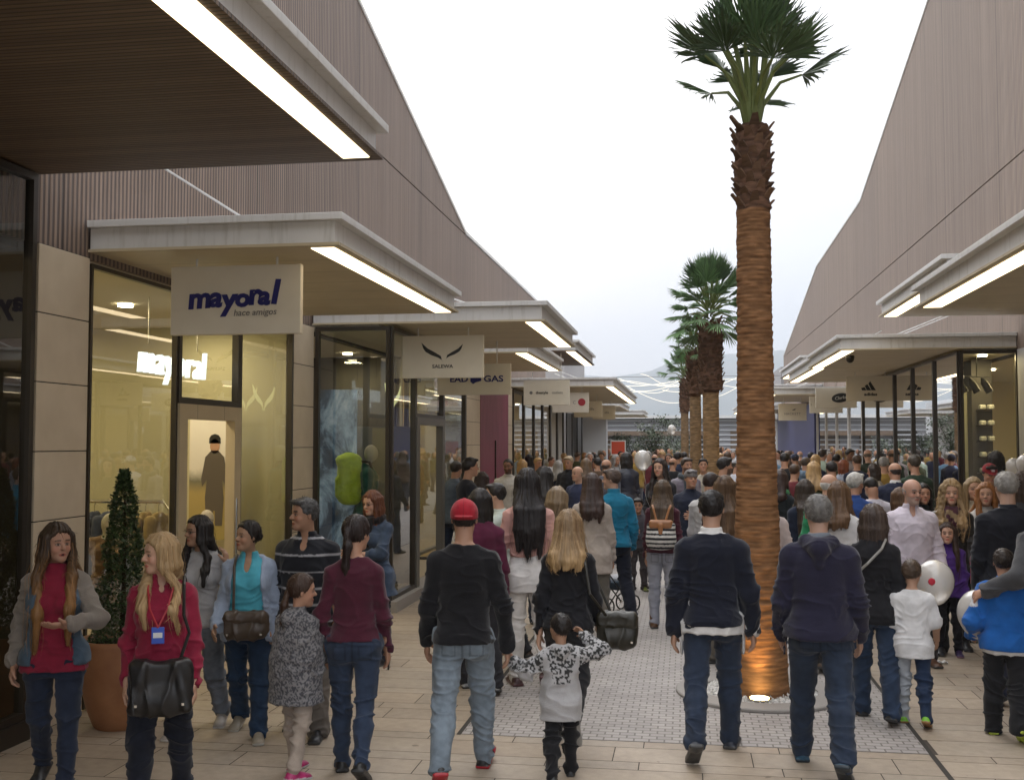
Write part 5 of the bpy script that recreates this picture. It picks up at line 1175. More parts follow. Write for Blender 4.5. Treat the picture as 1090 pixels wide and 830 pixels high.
def mid_people():
    put('W', 705, 512, FY(705, 668), -4, dict(sex='f', legs=((-3,5,1),(-6,20,1)), arms=(('h',4,9,20), ('h',-4,9,14)), head=(-4,0), skin=SKIN, hair='long', hc=(.055,.036,.022), hc2=(.11,.07,.04), len=.19, vol=.02,
        top=top((.062,.016,.026), hem=.52, off=.008), legwear=dict(col=(.27,.28,.33), off=.004, knee=.038, ankle=.028), shoes=shoes((.10,.045,.02), boot=.25)), 'woman with long brown hair, burgundy top and pale grey jeans wearing the striped backpack', .009, .008)
    put('X', 679, 530, FY(679, 629), 184, dict(legs=STAND, head=(-6,-6), skin=(.36,.20,.13), hair='short', hc=BLACKH, arms=(('h',2,8,10),('r',(.06,.14,.66))),
        top=top((.055,.050,.060), hem=.47, off=.014, flat=1, hood=1), legwear=dict(col=(.045,.038,.04), off=.008, knee=.042, ankle=.038), shoes=shoes((.10,.12,.02))), 'small boy in dark tracksuit facing the camera beside the striped backpack', .010, .007)
    put('Y', 653, 499, 12.6, 24, dict(legs=STEP_A, head=(52,0), skin=(.40,.24,.17), hair='short', hc=(.06,.040,.030), arms=(('h',6,9,24),('h',-6,12,30)),
        top=top((.012,.16,.27), hem=.50, off=.015, collar=.035, ribs=1), legwear=jeans((.012,.014,.024)), shoes=shoes()), 'man in bright teal blue jacket, head turned to the left', .009, .007)
    MP = [
     # px, top, Y, rz, sex, hair, hair colour, top colour, extras, label
     (511,521,9.0,4,'f','bob',BLACKH,(.085,.012,.035),dict(fat=.2),'black-haired person in wine red top just beyond the red cap'),
     (531,514,10.2,70,'m','short',BLACKH,(.42,.47,.43),dict(glasses=1,head=(14,0),skin=SKIN_L),'man with glasses in profile behind the red-capped man, pale top'),
     (498,487,14.5,-66,'m','short',BLACKH,(.014,.015,.022),dict(head=(-10,0)),'man in black jacket, face in profile towards the right, by the glazed box'),
     (484,491,16.2,-40,'m','short',(.02,.014,.01),(.10,.13,.18),dict(),'man half hidden behind the black-jacketed man in profile'),
     (512,503,15.0,-30,'f','long',(.020,.010,.008),(.05,.02,.02),dict(),'dark-haired woman in brown between the profile man and the pink hoarding'),
     (541,488,18.0,186,'m','crop',BLACKH,(.50,.47,.42),dict(skin=SKIN_D,beard=1,hcb=1),'bearded dark-skinned man in white, facing the camera before the pink hoarding'),
     (578,497,12.2,-14,'f','long',BLACKH,(.018,.014,.016),dict(len=.20),'woman with loose black hair right of the pink jacket'),
     (592,518,10.0,-18,'f','bob',(.12,.08,.045),(.23,.22,.20),dict(fat=.35,hc2=(.30,.22,.13),head=(0,-24)),'woman in grey poncho with short streaked hair pushing the pushchair'),
     (630,504,11.6,-2,'f','semilong',(.030,.016,.012),(.36,.31,.27),dict(len=.11,hem=.40,fl=.02),'woman with dark brown hair in long beige waistcoat, seen from behind'),
     (606,485,21.0,176,'m','short',(.25,.19,.12),(.012,.012,.015),dict(),'fair-haired man in black coat facing the camera near the far shopfronts'),
     (616,496,17.0,150,'m','bald',(.2,.16,.12),(.035,.045,.10),dict(skin=SKIN_L,head=(-20,0)),'nearly bald man in blue jacket, left of the beige waistcoat'),
     (624,488,19.5,10,'m','semilong',(.09,.055,.03),(.05,.045,.05),dict(len=.03),'person with wavy mid-brown hair behind the balding man in blue'),
     (645,489,18.5,-4,'m','bald',(.06,.04,.03),(.10,.105,.13),dict(fat=.2),'balding man in grey jacket seen from behind, above the teal jacket'),
     (667,482,20.5,8,'f','bob',BLACKH,(.014,.016,.030),dict(fat=.5,mat='leather'),'person in dark puffer jacket left of the white balloon'),
     (703,489,15.6,170,'f','long',(.020,.012,.010),(.020,.018,.022),dict(skin=SKIN_L,head=(-12,0),mouth=0),'laughing woman with long dark hair right of the white balloon'),
     (721,481,25.0,4,'m','short',BLACKH,(.016,.022,.050),dict(),'man in navy jumper seen from behind beyond the laughing woman'),
     (730,487,17.6,196,'m','short',(.03,.02,.015),speckle((.14,.12,.15),(.22,.20,.23),8,.0),dict(beard=1,head=(12,0),scarf=(.05,.06,.07)),'bearded man in grey checked jacket and scarf left of the palm pair'),
     (735,500,14.2,178,'m','short',(.10,.09,.09),(.014,.018,.036),dict(cap=dict(col=(.15,.135,.13),brimless=1),arms=(('r',(-.02,.2,.66)),('h',4,8,10))),'man in grey knitted beanie and navy shirt facing the camera'),
     (749,488,20.0,150,'m','short',BLACKH,(.36,.32,.26),dict(),'dark-haired person in cream top between the two middle palm trunks'),
     (769,487,16.0,-52,'m','short',BLACKH,(.45,.44,.42),dict(beard=1,head=(-16,0)),'black-bearded man in profile, white collar, right of the paired palms'),
     (784,487,18.5,-60,'m','short',(.06,.05,.04),(.48,.48,.52),dict(cap=dict(col=(.50,.50,.52))),'person in white baseball cap and white shirt left of the lit trunk'),
     (771,508,10.4,-12,'f','long',(.070,.040,.022),(.05,.02,.02),dict(hc2=(.17,.10,.05),len=.24,vol=.01,cap=dict(col=(.05,.03,.03),brimless=1)),'woman with dark knitted hat and very long light brown hair'),
     (755,503,12.4,-20,'m','short',(.02,.012,.01),(.46,.45,.44),dict(),'dark-haired person in white top behind the navy jumper man'),
     (812,512,9.7,2,'f','long',(.08,.05,.03),(.52,.44,.42),dict(len=.16,scarf=(.05,.22,.22),fat=.35,arms=(('h',0,17,10),('h',0,17,10))),'woman in pale pink jacket mostly hidden behind the lit palm trunk'),
     (835,482,21.0,-4,'m','short',BLACKH,(.012,.012,.014),dict(fat=.35,sleeve=.9),'broad man in black T-shirt seen from behind right of the lit trunk'),
     (829,500,14.0,-24,'f','semilong',(.03,.016,.012),(.012,.016,.018),dict(scarf=(.06,.26,.10),len=.04),'woman in black with green collar at the right of the lit trunk'),
     (857,511,12.3,14,'f','long',(.030,.020,.014),(.014,.020,.040),dict(len=.24),'woman with long straight dark hair and navy top right of the lit trunk'),
     (847,483,26.0,60,'m','short',(.03,.02,.02),(.030,.034,.07),dict(cap=dict(col=(.02,.025,.05))),'man in dark cap and navy top before the blue hoarding'),
     (857,487,21.5,-8,'m','short',(.05,.035,.025),(.13,.19,.26),dict(hood=1),'person in pale blue hooded jacket before the blue hoarding'),
     (875,478,26.5,-10,'m','short',(.03,.02,.016),(.40,.50,.42),dict(),'man in mint green shirt seen from behind near the white-framed windows'),
     (886,491,17.5,20,'m','short',BLACKH,(.030,.030,.034),dict(),'black-haired person behind the bald head and the long brown hair'),
     (881,504,11.4,-16,'m','bald',(.42,.40,.38),(.020,.20,.085),dict(skin=SKIN_L,fat=.3),'old man with white fringe of hair in green jumper'),
     (892,513,10.3,-14,'f','long',(.085,.045,.022),(.58,.57,.57),dict(len=.075,hc2=(.16,.09,.045),vol=.01),'woman with long chestnut hair in white cardigan with black strap'),
     (909,503,12.4,-6,'m','short',(.34,.33,.31),(.020,.055,.20),dict(fat=.3,collar=.02),'white-haired man in royal blue top seen from behind'),
     (929,508,13.4,30,'m','short',(.015,.012,.01),(.50,.48,.54),dict(fat=.3,head=(0,-40)),'person in pale lilac shirt bending right of the royal blue top'),
     (904,478,26.0,186,'m','short',BLACKH,(.30,.27,.28),dict(skin=SKIN_D),'tall young man with black hair and bag strap facing the camera'),
     (924,478,25.0,30,'m','bald',(.10,.08,.06),(.030,.042,.030),dict(skin=SKIN_L),'bald man in dark green jacket near the glazed corner'),
     (897,490,22.0,-50,'f','bob',(.15,.045,.02),(.30,.33,.40),dict(),'red-haired woman beside the tall young man'),
     (932,494,19.0,100,'f','bob',(.03,.02,.016),(.26,.22,.17),dict(),'woman with dark hair in beige near the bald man in green'),
     (953,492,15.4,-4,'m','bald',(.03,.022,.02),(.014,.018,.040),dict(white_collar=1,fat=.25),'balding man in navy jumper with white collar seen from behind'),
     (957,520,12.4,-10,'f','bob',(.085,.045,.022),(.08,.05,.05),dict(),'short person with auburn hair just behind the bald man in lilac'),
     (983,515,12.6,160,'f','bob',BLACKH,(.012,.014,.014),dict(),'woman in black between the bald man and the curly blonde'),
     (974,484,16.8,20,'m','crop',(.05,.04,.03),(.030,.050,.032),dict(),'man in dark green top beside the glazed box'),
     (1036,509,12.3,174,'f','bob',(.26,.18,.09),(.46,.40,.30),dict(skin=SKIN_L,head=(20,0),hc2=(.35,.26,.15),fat=.15,hem=.40),'woman with blond bob in cream coat behind the curly-haired woman'),
     (1053,493,14.6,172,'m','short',BLACKH,(.060,.020,.016),dict(cap=dict(col=(.22,.015,.02),badge=(.5,.4,.4)),skin=SKIN),'person in red cap with round badge, dark plaid jacket'),
     (1049,514,11.8,196,'f','long',(.22,.085,.025),(.44,.42,.40),dict(skin=SKIN_L,head=(-20,0),hc2=(.34,.15,.05),len=.15),'woman with ginger hair in pale top left of the grey-haired man'),
     (1061,482,16.6,30,'f','bob',BLACKH,(.035,.030,.03),dict(vol=.06),'curly dark-haired person close to the right shop window'),
     (1089,503,11.2,10,'f','bob',(.035,.022,.016),(.030,.030,.035),dict(),'dark-haired woman cut by the right edge behind the grey-haired man'),
     (1032,520,12.6,178,'f','semilong',(.016,.012,.012),(.03,.04,.045),dict(len=.06),'black-haired woman half hidden behind the cream coat'),
    ]
    for i, (px, ty, Y, rz, sx, hr, hc, tc, ex, lab) in enumerate(MP):
        ex = dict(ex); t = top(tc, off=.012, hem=ex.pop('hem', .48), sleeve=ex.pop('sleeve', 1.95), mat=ex.pop('mat', 'cloth'), flare=ex.pop('fl', 0), collar=ex.pop('collar', .018 if i % 2 else 0))
        if ex.pop('hood', 0): t['hood'] = 1
        if ex.pop('white_collar', 0): tops = [top(WHITE, off=.003, hem=.55, sleeve=0, collar=.03), dict(t, name='sweater')]
        else: tops = t
        rng = random.Random(i*3+1)
        sp = dict(sex=sx, hair=hr, hc=hc, top=tops, legwear=jeans(rng.choice([JEAN,(.02,.02,.024),(.05,.06,.09),(.10,.09,.075)])), shoes=shoes(rng.choice([(.02,.02,.02),(.08,.05,.03),(.25,.25,.25)])), legs=rng.choice([STEP_A,STEP_B,STAND]), arms=(('h',rng.uniform(-8,10),rng.uniform(6,11),rng.uniform(8,45)),('h',rng.uniform(-8,10),rng.uniform(6,11),rng.uniform(8,45))))
        sp['head'] = (rng.uniform(-38,38), rng.uniform(-14,6)); sp['fat'] = rng.random()*.3
        sp.update(ex); h = .011 if Y < 13 else .014 if Y < 18 else .018
        put('m%02d' % i, px, ty, Y, rz, sp, lab, h, h*.72)
def far_people():
    tc = [('black',(.012,.012,.014)),('navy',(.016,.020,.045)),('dark red',(.12,.02,.025)),('pale grey',(.35,.35,.36)),('white',(.55,.55,.55)),('olive green',(.06,.07,.035)),('sky blue',(.14,.25,.38)),('brown',(.09,.055,.035)),('mustard',(.30,.19,.04)),('charcoal',(.04,.04,.045))]
    hc = [('black',BLACKH),('blond',BLONDE),('brown',BROWNH),('grey',GREYH)]
    pos = [(563,484,27),(572,487,23),(586,486,29),(594,490,22.5),(600,482,31),(614,481,33),(627,482,27),(634,483,30),(641,481,34),(655,484,26.5),(660,480,33),(676,481,29.5),(690,480,32),(697,483,27),(706,480,34.5),(712,483,29),(728,481,31),(765,482,27),(774,481,31.5),(780,480,35),(793,481,30),(800,482,26),(822,481,28),(828,479,33.5),(840,480,31),(852,480,34),(863,481,30),(868,484,24),(882,481,31),(890,483,25.5),(556,489,21),(716,487,23),(636,487,23),(893,479,34.5),(912,484,21),(941,486,19.5),(866,492,17),(845,494,17.8)]
    k = 0
    for i, (px, ty, Y) in enumerate(pos):
        a, b = tc[(i*7+i//10) % 10], hc[(i+i//4) % 4]; sx = 'f' if (i*5) % 3 == 0 else 'm'; rng = random.Random(i+50)
        hr = rng.choice(['long','bob','semilong']) if sx == 'f' else rng.choice(['short','short','crop','bald']) if b[0] != 'blond' else 'short'
        q = at_y(px, ty, Y); H = min(max(q.z, 1.5), 1.86)
        near = min([(abs(px-m), n) for m, n in ((560,'just right of the pink hoarding'),(600,'before the left glass fronts'),(640,'near the orange banner'),(684,'near the white balloon'),(715,'left of the palm pair'),(785,'between the palm pair and the lit trunk'),(845,'before the blue hoarding'),(885,'before the white-framed windows'),(925,'by the glazed corner'))])[1]
        facing = rng.random() < .3
        sp = dict(sex=sx, hair=hr, hc=b[1], len=.08, top=top(a[1], off=.014, hem=.47), legwear=jeans(rng.choice([JEAN,(.02,.02,.024),(.08,.08,.09)])), shoes=shoes(), legs=rng.choice([STEP_A,STEP_B,STAND]), fat=rng.random()*.4, head=(rng.uniform(-50,50), rng.uniform(-14,6)))
        put('f%02d' % i, px, ty, Y, (180 if facing else 0)+rng.uniform(-35,35), sp, 'distant %s-haired %s in %s %s %s' % (b[0], 'woman' if sx == 'f' else 'man', a[0], 'facing us' if facing else 'walking away', near), .028, .020, H=H, group='people in the distant crowd')
    # the rest of the crowd reads as one mass
    V = []; F = []; Cc = []; base = 0; rng = random.Random(99); temp = []
    protos = []
    for j in range(6):
        g = figure(dict(H=1.7, sex='f' if j % 2 else 'm', fat=.2*j/3, legs=[STEP_A, STEP_B, STAND][j % 3]))
        S = Sdf(); S.loft(g.zs, g.a, g.b, g.yc, .014); arms_sdf(S, g, .012)
        for hip, knee, ank, fd, fu in g.leg: S.rc(hip, knee, .062*g.s, .045*g.s); S.rc(knee, ank-fu*.03, .045*g.s, .035*g.s); S.rc(ank-fu*.05, ank+fd*.1-fu*.05, .04, .03)
        S.ell(g.hc, V3(.09,.11,.125)); S.rc(g.neck, g.hc, .05, .05); 
        if j % 2: S.rc(g.hc+V3(0,-.03,.02), g.neck+V3(0,-.07,-.03), .10, .06)
        v, f = S.mesh(.035); protos.append((v, f, g))
    for i in range(120):
        Y = rng.uniform(35, 60); x = rng.uniform(-3.6, 4.2)
        v, f, g = protos[i % 6]; k = rng.uniform(.92, 1.07); a = rng.uniform(0, 6.28); c, s_ = math.cos(a), math.sin(a)
        w = v*k; w = np.stack([w[:,0]*c-w[:,1]*s_+x, w[:,0]*s_+w[:,1]*c+Y, w[:,2]], 1)
        t = np.array(rng.choice(tc)[1]); hh = np.array(rng.choice(hc)[1]); leg = np.array(rng.choice([(.02,.02,.03),(.03,.04,.07),(.1,.09,.08)])); face = ((v-g.hc) @ V3(0,1,0) > .02) & (v[:,2] > g.neck[2]+.02)
        col = np.where((v[:,2] > g.neck[2]+.01)[:,None], hh, np.where((v[:,2] > .5*g.s)[:,None], t, leg)); col[face] = SKIN
        V.append(w); F.append(f+base); Cc.append(col); base += len(v)
    o = mesh_obj('crowd', np.concatenate(V), np.concatenate(F), M['cloth'], cols=np.concatenate(Cc)); tag(o, 'far-off crowd filling the street between the last shopfronts', 'crowd', kind='stuff')
# ------------------------------------------------------------------ hanging signs
def signs():
    def mayoral(r, w, h):
        for ch, x, z, sz, ro in (('m',-.305,.012,.235,.05),('a',-.165,.018,.225,-.05),('y',-.055,.0,.235,.04),('o',.062,.010,.205,-.1),('r',.158,.034,.235,.05),('a',.245,.022,.205,-.06),('l',.335,.048,.27,-.06)):
            text_obj('lettering', ch, sz, M['navy_ink'], r, TM(x, z, -.033, ro), .004, shear=.12, sx=1.08, offset=.009)
        text_obj('lettering', 'hace amigos', .074, M['grey_ink'], r, TM(.17, -.105, -.033, .02), .002, shear=.2)
    sign_at(184, 321, 285, 355, 8.2, 3.56, 'cream hanging sign reading mayoral in hand-drawn navy letters', mayoral)
    def salewa(r, w, h):
        flat(r, 'emblem', wing(-1, 1.25, .015, .04), M['dark_ink']); flat(r, 'emblem', [(q[0], q[1]) for q in wing(1, 1.0, .03, .045)], M['dark_ink'])
        text_obj('lettering', 'SALEWA', .062, M['dark_ink'], r, TM(.0, -.125), .003, sx=1.15, offset=.001)
    sign_at(429, 515, 358, 402, 13.5, 3.55, 'cream hanging sign with black spread-wings emblem above small letters', salewa)
    def gas(r, w, h):
        text_obj('lettering', 'EAD', .125, M['navy_ink'], r, TM(-.22, .0), .003, sx=1.15, offset=.003); text_obj('lettering', 'GAS', .125, M['navy_ink'], r, TM(.29, .0), .003, sx=1.25, offset=.003)
        flat(r, 'emblem', [(-.05,.05),(.11,.05),(.11,-.025),(.03,-.045),(-.01,-.07),(-.05,-.035)], M['navy_ink'])
    sign_at(466, 544, 387.5, 420, 15.4, 3.55, 'hanging sign with wide navy letters ending in GAS', gas)
    def style(r, w, h):
        flat(r, 'emblem', ellipse(-.34, 0, .035, .035), M['grey_ink']); text_obj('lettering', 'thestyle', .085, M['dark_ink'], r, TM(-.10, 0), .003, offset=.002); text_obj('lettering', 'outlets', .085, M['grey_ink'], r, TM(.24, 0), .003)
    sign_at(557.5, 606.5, 405, 431, 23.4, 4.0, 'cream hanging sign with one small grey line of lettering', style)
    def reddot(r, w, h):
        flat(r, 'emblem', ellipse(.30, .01, .10, .10), M['red_ink']); text_obj('lettering', 'C', .12, M['grey_ink'], r, TM(.10, 0), .003)
    sign_at(588, 627, 418, 439, 28.8, 3.55, 'small cream hanging sign with a red dot', reddot)
    def small(txt):
        def f(r, w, h): text_obj('lettering', txt, .11, M['grey_ink'], r, TM(.1, 0), .003)
        return f
    sign_at(611, 641, 427, 444, 33.5, 3.55, 'small far hanging sign behind the red-dot sign', small('Villa'))
    sign_at(631, 655, 431.5, 446.5, 38.5, 3.55, 'tiny far hanging sign, last of the left row', small('alta'))
    def adidas(r, w, h):
        for k, (x, hh) in enumerate(((-.105,.055),(-.035,.105),(.035,.155))):
            flat(r, 'emblem', [(x, -.04),(x+.058, -.04),(x+.058-.0, -.04+hh*.35),(x+.0-.02+.0, -.04+hh),(x-.062+.0, -.04+hh*.78 if k else -.04+hh*.9)][:5] if False else [(1.35*a, 1.25*b+.01) for a, b in ((x-.02,-.04),(x+.045,-.04),(x+.045-hh*.55,-.04+hh),(x-.02-hh*.30,-.04+hh*.72))], M['dark_ink'])
        text_obj('lettering', 'adidas', .085, M['dark_ink'], r, TM(0, -.125), .003, offset=.003, sx=1.25)
    sign_at(900.5, 952.5, 400.5, 426.5, 23.6, 3.55, 'cream hanging sign with three black slanted bars and small letters', adidas)
    def clarks(r, w, h):
        flat(r, 'emblem', ellipse(.10, .0, .21, .115, .14), M['dark_ink']); text_obj('lettering', 'Clarks', .11, M['pale_ink'], r, TM(.10, 0, -.037, .14), .002, shear=.25, offset=.002)
    sign_at(868, 912, 413, 434, 27.8, 3.55, 'cream hanging sign with tilted dark oval emblem', clarks)
    def plain(r, w, h): text_obj('lettering', 'I', .09, M['dark_ink'], r, TM(-.42, 0), .003)
    sign_at(861.5, 897, 422, 439.5, 32.6, 4.0, 'pale hanging sign mostly hidden behind the oval emblem sign', plain)
    def bird(r, w, h):
        flat(r, 'emblem', [(-.02,.06),(.05,.10),(.14,.13),(.08,.085),(.10,.06),(.03,.05)], M['grey_ink']); text_obj('lettering', 'HACKETT', .11, M['grey_ink'], r, TM(0, -.06), .003, spacing=1.1)
    sign_at(828.5, 858.5, 429.5, 447.5, 36.5, 3.55, 'far right hanging sign with small bird emblem over grey letters', bird)
    # festoon of light tubes across the far end
    g = empty('light_garland', (0, 45, 0), 0, 'net of warm white light tubes strung in arcs across the far street', 'string lights')
    def arc(x0, x1, z0, sag, ph, amp):
        pts = [Vector((x0+(x1-x0)*t, 0, z0-sag*4*t*(1-t)+amp*.7*math.sin(ph+t*9))) for t in [i/28 for i in range(29)]]; mb = MB(); mb.tube(pts, .0075, 5); mb.build('light_tube', M['garland'], g)
    a = at_y(636, 405, 45); b_ = at_y(790, 405, 45)
    for k, (s0, s1, z, sg, ph, am) in enumerate(((0,1,4.55,.10,0,.16),(0,1,4.35,-.15,2,.14),(0,.7,4.7,.5,1,.08),(.15,1,4.75,.45,4,.10),(.2,.85,4.4,.7,0,.05),(0,.5,4.3,.25,3,.12),(.45,1,4.3,.35,5,.12),(.3,.75,4.75,.2,1,.2))):
        arc(a.x+(b_.x-a.x)*s0, a.x+(b_.x-a.x)*s1, z, sg, ph, am)
    mb = MB(); mb.tube([(-4.6,0,4.75),(5.1,0,4.75)], .008, 5); mb.build('cable', M['frame'], g)
    # orange banner on a post
    q = at_y(658, 476.5, 33); r = empty('banner_sign', (q.x, 33, 0), 0, 'small orange-red placard in white frame above the distant heads', 'sign')
    mb = MB(); mb.box(-.20, .20, -.02, .02, q.z-.19, q.z+.19); pl = mb.build('panel', M['red_ban'], r); mb = MB()
    for x0, x1, z0, z1 in ((-.23,.23,q.z+.19,q.z+.23),(-.23,.23,q.z-.23,q.z-.19),(-.23,-.20,q.z-.19,q.z+.19),(.20,.23,q.z-.19,q.z+.19)): mb.box(x0, x1, -.025, .025, z0, z1)
    mb.build('frame', M['frame_w'], pl); mb = MB(); mb.tube([(0,0,0),(0,0,q.z-.23)], .02); mb.build('post', M['fascia'], r)
    # dome camera and small lamps under the adidas canopy
    q = at_y(905, 386, 19.0); r = empty('dome_camera', (q.x, 19.0, 3.53), 0, 'small black dome camera under the right glazed shop canopy', 'camera'); mb = MB(); mb.lathe([(.07,0),(.075,-.03),(.06,-.09),(.03,-.12),(.005,-.125)], 16, cap=False); mb.build('dome', M['metal_dark'], r, smooth=True)
# ------------------------------------------------------------------ things people carry
def sbag(name, label, cat, c, half, rz, col, strap=None, h=.007, m='leather', flap=True, seed=3, metal=True, ztaper=.0):
    root = empty(name, c, rz, label, cat); F = Sdf(); F.box((0,0,0), half, None, .045, .01)
    F.ell((0, -half[1]*.3, -half[2]*.45), (half[0]*.92, half[1]*1.25, half[2]*.6), None, .03)
    if ztaper:
        for q in (-1, 1): F.rc((q*half[0]*.55, -half[1]*.8, half[2]*.7), (q*half[0]*.85, -half[1]*.9, -half[2]*.7), .022, .034, .02); F.ell((0, 0, half[2]*1.25), (half[0]*.8, half[1]*.9, half[2]*.42), None, .03, 's')
    finish('bag_body', F, h, M[m], root, col, seed, .011, (), (9,9,11))
    if flap:
        F = Sdf(); F.box((0, -half[1]*.25, half[2]*.55), (half[0]*1.03, half[1]*.95, half[2]*.48), None, .04, .01); finish('flap', F, h, M[m], root, tuple(np.array(col)*1.15) if not callable(col) else col, seed+1, .006, (), (14,14,14))
    if metal:
        for q in (-.75, .75): mb = MB(); mb.box(half[0]*q-.007, half[0]*q+.007, -half[1]*1.5-.010, -half[1]*1.2, -half[2]*.55-.007, -half[2]*.55+.007); mb.build('stud', M['chrome'], root)
    if strap:
        ir = Matrix.Rotation(-rz, 4, 'Z'); mb = MB(); mb.col = col if not callable(col) else (.05,.04,.03); mb.tube([ir @ (Vector(p)-Vector(c)) for p in strap], .010, 6); mb.build('strap', M[m], root, colors=True)
    return root
def balloon(label, c, r, tail, mt='balloon', spot=None):
    root = empty('balloon', c, 0, label, 'balloon'); F = Sdf(); F.ell((0,0,0), (r,r,r*1.12), None, .03); F.ell((0,0,-r*.75), (r*.5,r*.5,r*.5), None, .06)
    v, f = F.mesh(r/14); v = v+smooth_norm(v, f)*0; mesh_obj('skin', v, f, M[mt], root)
    mb = MB(); mb.lathe([(.012,-r*1.30),(.004,-r*1.24),(.012,-r*1.18)], 8); mb.build('knot', M[mt], root)
    T = Vector(tail)-Vector(c); pts = [Vector((0,0,-r*1.3)).lerp(T, t)+Vector((.02*math.sin(t*9),.02*math.cos(t*7),0))*(1-t)*t*4 for t in [i/10 for i in range(11)]]
    mb = MB(); mb.tube(pts, .0022, 4); mb.build('ribbon', M['frame_w'], root)
    if spot:
        F = Sdf(); F.ell(Vector(spot), (r*.2, r*.07, r*.2), None, .01); finish('printed_dot', F, r/22, M['cloth'], root, (.45,.03,.05))
    return root
def carried():
    def J(k): return PLIST[k]
    # B: black tote and badge
    r, g = J('B'); s = g.s; c = lp(r, (-.03, .20*s*.9, .49*s)); rz = r.rotation_euler.z+PI
    sh = lp(r, (-.075*s, -.02, .842*s)); fr = lp(r, (-.085*s, .105*s, .72*s)); bk = lp(r, (-.10*s, -.10*s, .70*s)); tp = c+Vector((0,0,.13))
    sbag('handbag', 'large black slouchy handbag carried at the front by the blonde woman in red', 'handbag', c, (.160,.050,.15), rz, (.010,.009,.009), [lp(r, (-.12, .13*s, .57*s)), lp(r, (-.105*s, .115*s, .66*s)), fr, lp(r, (-.08*s, .06*s, .82*s)), sh, bk], flap=False, ztaper=.2)
    b = empty('id_badge', lp(r, (.0, .128*s, .655*s)), rz, 'blue card badge hanging on a red lanyard on the blonde woman', 'badge'); mb = MB(); mb.box(-.034, .034, -.004, .004, -.045, .045); mb.build('card', mat('blue_card', (.03,.08,.42), .3), b, bevel=.003)
    mb = MB(); mb.box(-.024, .024, -.0075, -.0045, -.012, .016); mb.build('card_label', M['frame_w'], b); mb = MB(); ir = Matrix.Rotation(-rz, 4, 'Z'); o = Vector(b.location)
    for q in (-1, 1): mb.tube([ir @ (lp(r, (0, .130*s, .682*s))-o), ir @ (lp(r, (q*.030*s, .112*s, .745*s))-o), ir @ (lp(r, (q*.044*s, .062*s, .815*s))-o), ir @ (lp(r, (q*.040*s, .0, .858*s))-o)], .0055, 5)
    mb.build('lanyard', M['red_ink'], b)
    # D: brown bag
    r, g = J('D'); s = g.s; c = lp(r, (-.03, .185*s, .545*s)); rz = r.rotation_euler.z+PI
    sbag('handbag', 'soft dark brown handbag on long strap before the woman in turquoise', 'handbag', c, (.15,.045,.095), rz, (.055,.038,.026), [lp(r, (.06, .17*s, .60*s)), lp(r, (.045*s, .135*s, .72*s)), lp(r, (.055*s, .08*s, .80*s)), lp(r, (.060*s, -.01, .845*s)), lp(r, (.05*s, -.10*s, .76*s))])
    # K: dark olive bag on the hip
    r, g = J('K'); s = g.s; c = lp(r, (.215*s, .03, .485*s)); rz = r.rotation_euler.z
    sbag('handbag', 'dark olive flap shoulder bag at the hip of the blonde woman in black', 'handbag', c, (.14,.055,.125), rz, (.020,.018,.012), [lp(r, (.17*s, -.02, .55*s)), lp(r, (.105*s, -.115*s, .66*s)), lp(r, (.085*s, -.09*s, .78*s)), lp(r, (.07*s, -.03, .845*s)), lp(r, (.085*s, .07*s, .78*s)), lp(r, (.18*s, .08*s, .56*s))])
    # O: thin strap with a small bag in front
    r, g = J('O'); s = g.s
    sbag('handbag', 'small grey bag worn on pale cross-body strap by the brown bob woman', 'handbag', lp(r, (-.10*s, .14*s, .56*s)), (.09,.03,.06), r.rotation_euler.z, (.30,.29,.27), [lp(r, (-.115*s, .09*s, .60*s)), lp(r, (-.108*s, -.05*s, .66*s)), lp(r, (-.03*s, -.098*s, .74*s)), lp(r, (.035*s, -.085*s, .81*s)), lp(r, (.055*s, -.03*s, .848*s)), lp(r, (.05*s, .06*s, .80*s))], flap=False)
    # G: phone; H: camera
    r, g = J('G'); S, E, Wr = g.arm[1]; c = lp(r, Wr+nrm(Wr-E)*.07+V3(-.0,.02,0)); ph = empty('phone', c, r.rotation_euler.z, 'black phone in the hand of the woman in burgundy', 'phone'); mb = MB(); mb.box(-.006,.006,-.036,.036,-.07,.07, Matrix.Rotation(.5,4,'X')); mb.build('case', M['metal_dark'], ph, bevel=.004)
    r, g = J('H'); c = lp(r, (0, .255, .655*g.s+.02)); ph = empty('camera', c, r.rotation_euler.z, 'small black camera held by the auburn-haired woman', 'camera'); mb = MB(); mb.box(-.055,.055,-.02,.02,-.035,.035); bd = mb.build('camera_body', M['metal_dark'], ph, bevel=.005); mb = MB(); mb.tube([(0,.02,0),(0,.05,0)], .024, 16); mb.build('lens', M['metal_dark'], bd)
    # W: striped rucksack
    r, g = J('W'); s = g.s; z = .665*s+g.dz; root = empty('backpack', lp(r, (0, -.155*s, z)), r.rotation_euler.z, 'black and white striped rucksack with tan leather flap and straps', 'backpack')
    F = Sdf(); F.box((0,0,-.02), (.155,.07,.155), None, .05, .01); F.ell((0,-.02,-.07), (.165,.095,.12), None, .03); F.cut(lambda X,Y,Z: Z-.10+0*X+0*Y)
    finish('bag_body', F, .009, M['cloth'], root, stripes((.60,.58,.55),(.014,.014,.018),.050,2,.5), 4, .004)
    F = Sdf(); F.box((0,-.01,.09), (.13,.07,.05), None, .03, .01); F.rc((0,-.085,.08), (0,-.098,-.07), .03, .018, .02, flat=(0,1,0), fs=.5); finish('flap', F, .008, M['leather'], root, (.30,.13,.05))
    for q in (-1, 1):
        mb = MB(); mb.col = (.30,.13,.05); mb.tube([(q*.05, .0, .13), (q*.085, .05, .25), (q*.10, .11, .29), (q*.11, .20, .22)], .013, 6); mb.build('strap', M['leather'], root, colors=True)
